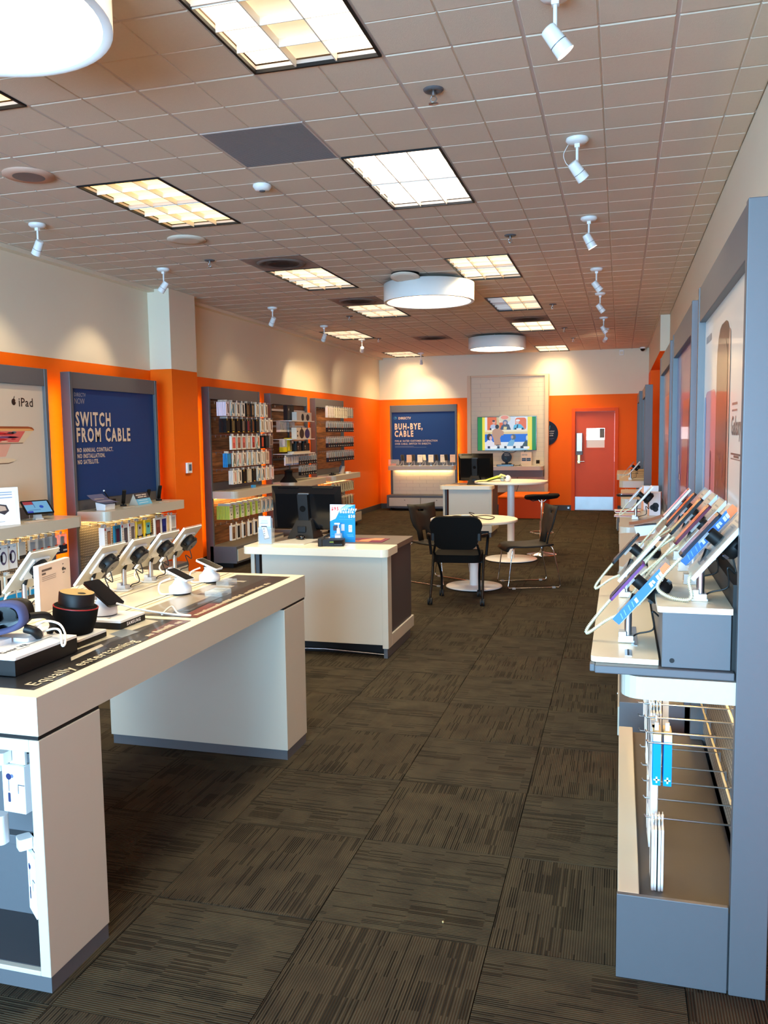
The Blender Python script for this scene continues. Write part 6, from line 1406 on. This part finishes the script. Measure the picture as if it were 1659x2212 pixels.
Mh = Matrix.Translation((0,0,.055)) @ Matrix.Rotation(R(90),4,'X') @ Matrix.Rotation(R(12),4,'Z')
outer, inner = oval(.105,.056), oval(.078,.036); n = 36
m = MB(Mh); vs = [(a,b_,0) for a,b_ in outer]+[(a,b_,.035) for a,b_ in oval(.100,.052)]+[(a,b_,.035) for a,b_ in oval(.084,.040)]+[(a,b_,.0) for a,b_ in inner]
m.add(vs, [[k*n+i,k*n+(i+1)%n,(k+1)*n+(i+1)%n,(k+1)*n+i] for k in range(3) for i in range(n)], 'foam', smooth=True); m.build('foam_rim', o)
m = MB(Mh); vs = [(a,b_,0) for a,b_ in inner]+[(a,b_,-.05) for a,b_ in oval(.07,.03)]; m.add(vs, [[i,(i+1)%n,n+(i+1)%n,n+i] for i in range(n)]+[[n+i for i in range(n)]], 'black_gloss', smooth=False)
vs = [(a,b_,0) for a,b_ in outer]+[(a,b_,-.07) for a,b_ in oval(.098,.050)]; m.add(vs, [[i,(i+1)%n,n+(i+1)%n,n+i] for i in range(n)]+[[n+i for i in range(n)][::-1]], 'black', smooth=True); m.build('shell', o)
for s in (-1,1): m = MB(Mh); m.cyl((s*.032,0,-.035),(s*.032,0,-.022),.022,'black_gloss',n=20); m.build('lens', o)
m = MB(); m.tube(smooth_path([(.10,.01,.06),(.14,.06,.05),(.15,.09,.01),(.13,.11,-.02)],6),.012,'black',8); m.tube(smooth_path([(.09,-.0,.02),(.12,.0,.01),(.12,.03,-.01),(.10,.06,-.012)],6),.016,'black',8); m.build('head_strap', o)
m = MB(); m.tube(smooth_path([(-1.90,2.33,.985),(-1.88,2.37,1.02),(-1.84,2.40,1.01),(-1.80,2.38,.985),(-1.77,2.34,.96),(-1.775,2.33,.955),(-1.81,2.37,.99),(-1.86,2.40,.99),(-1.90,2.38,.978)],8),.004,'cable_white',6); tag(m.build('security_tether'), 'thin white tether looping beside the headset', 'cable')
# clear acrylic plinths on the glass
for k, (x, y, w_, lab) in enumerate(((-1.80,3.50,.09,'clear acrylic plinth on the far glass inset'),(-1.88,3.75,.07,'small clear acrylic block near the farthest island phone'))):
    m = MB(); m.rbox((-w_/2,-.05,0),(w_/2,.05,.022),.006,'acrylic'); m.rbox((-w_*.3,-.03,.022),(w_*.3,.03,.026),.004,'acrylic'); tag(m.build('acrylic_plinth', loc=(x,y,.9022)), lab, 'plinth')
# boxes hanging in the niche of the near leg
HN = hook_mesh(.13)
def niche_hook(x, z): inst('niche_hook', HN, isl, (x-IX0, .215+.0, z), 0)
for (x, y, z, w_, h_, lab, rz) in ((-1.725,2.03,.672,.083,.145,'white earbud box on the upper hook of the near island leg',-4),(-1.69,2.05,.39,.085,.19,'white earbud box on the lower hook of the near island leg',-38)):
    niche_hook(x+.0, .32+.03 if z < .5 else .60+.03)
    o = root('earbud_box', lab, 'package', (x,y,z), rz)
    me = MB(); me.box((-w_/2,-.018,-h_),(w_/2,.018,0),'print',(236,236,240)); P = Pane(me,(-w_/2,-.018,-h_),(1,0,0),(0,0,1)); P.disc(w_*.30,h_*.76,.010,(40,44,84)); P.disc(w_*.45,h_*.78,.006,(90,100,140)); P.rect(w_*.28,h_*.45,w_*.31,h_*.7,(70,76,100)); P.rrect(w_*.24,h_*.22,w_*.35,h_*.42,.003,(44,50,84),2); P.rect(w_*.70,h_*.42,w_*.73,h_*.62,(60,66,80)); P.rect(w_*.73,h_*.6,w_,h_*.62,(60,66,80)); me.build('carton', o, .002)
    me = MB(); me.rbox((-.03,-.004,0),(.035,.004,.05),.01,'white'); me.rbox((-.055,-.045,.01),(-.01,-.005,.045),.008,'white_gloss'); me.build('security_tag', o, .003)
for k, (z, lab) in enumerate(((.66,'round pale security lock on the upper niche rail, at the frame edge'),(.43,'round pale security lock on the lower niche rail, at the frame edge'))):
    m = MB(); m.rbox((-.025,-.02,-.045),(.025,.02,.045),.014,'white_gloss'); m.cyl((0,-.021,0),(0,-.023,0),.014,'fixture_grey',n=14); tag(m.build('security_lock', loc=(-1.805,2.035,z+.03), bevel=.006), lab, 'lock')
# crumb on the carpet
m = MB(); m.ball((0,0,.003),.004,'tan_lid',6,4); tag(m.build('crumb', loc=(-.555,2.62,.0)), 'tiny yellow crumb lying on the carpet in the foreground', 'crumb')
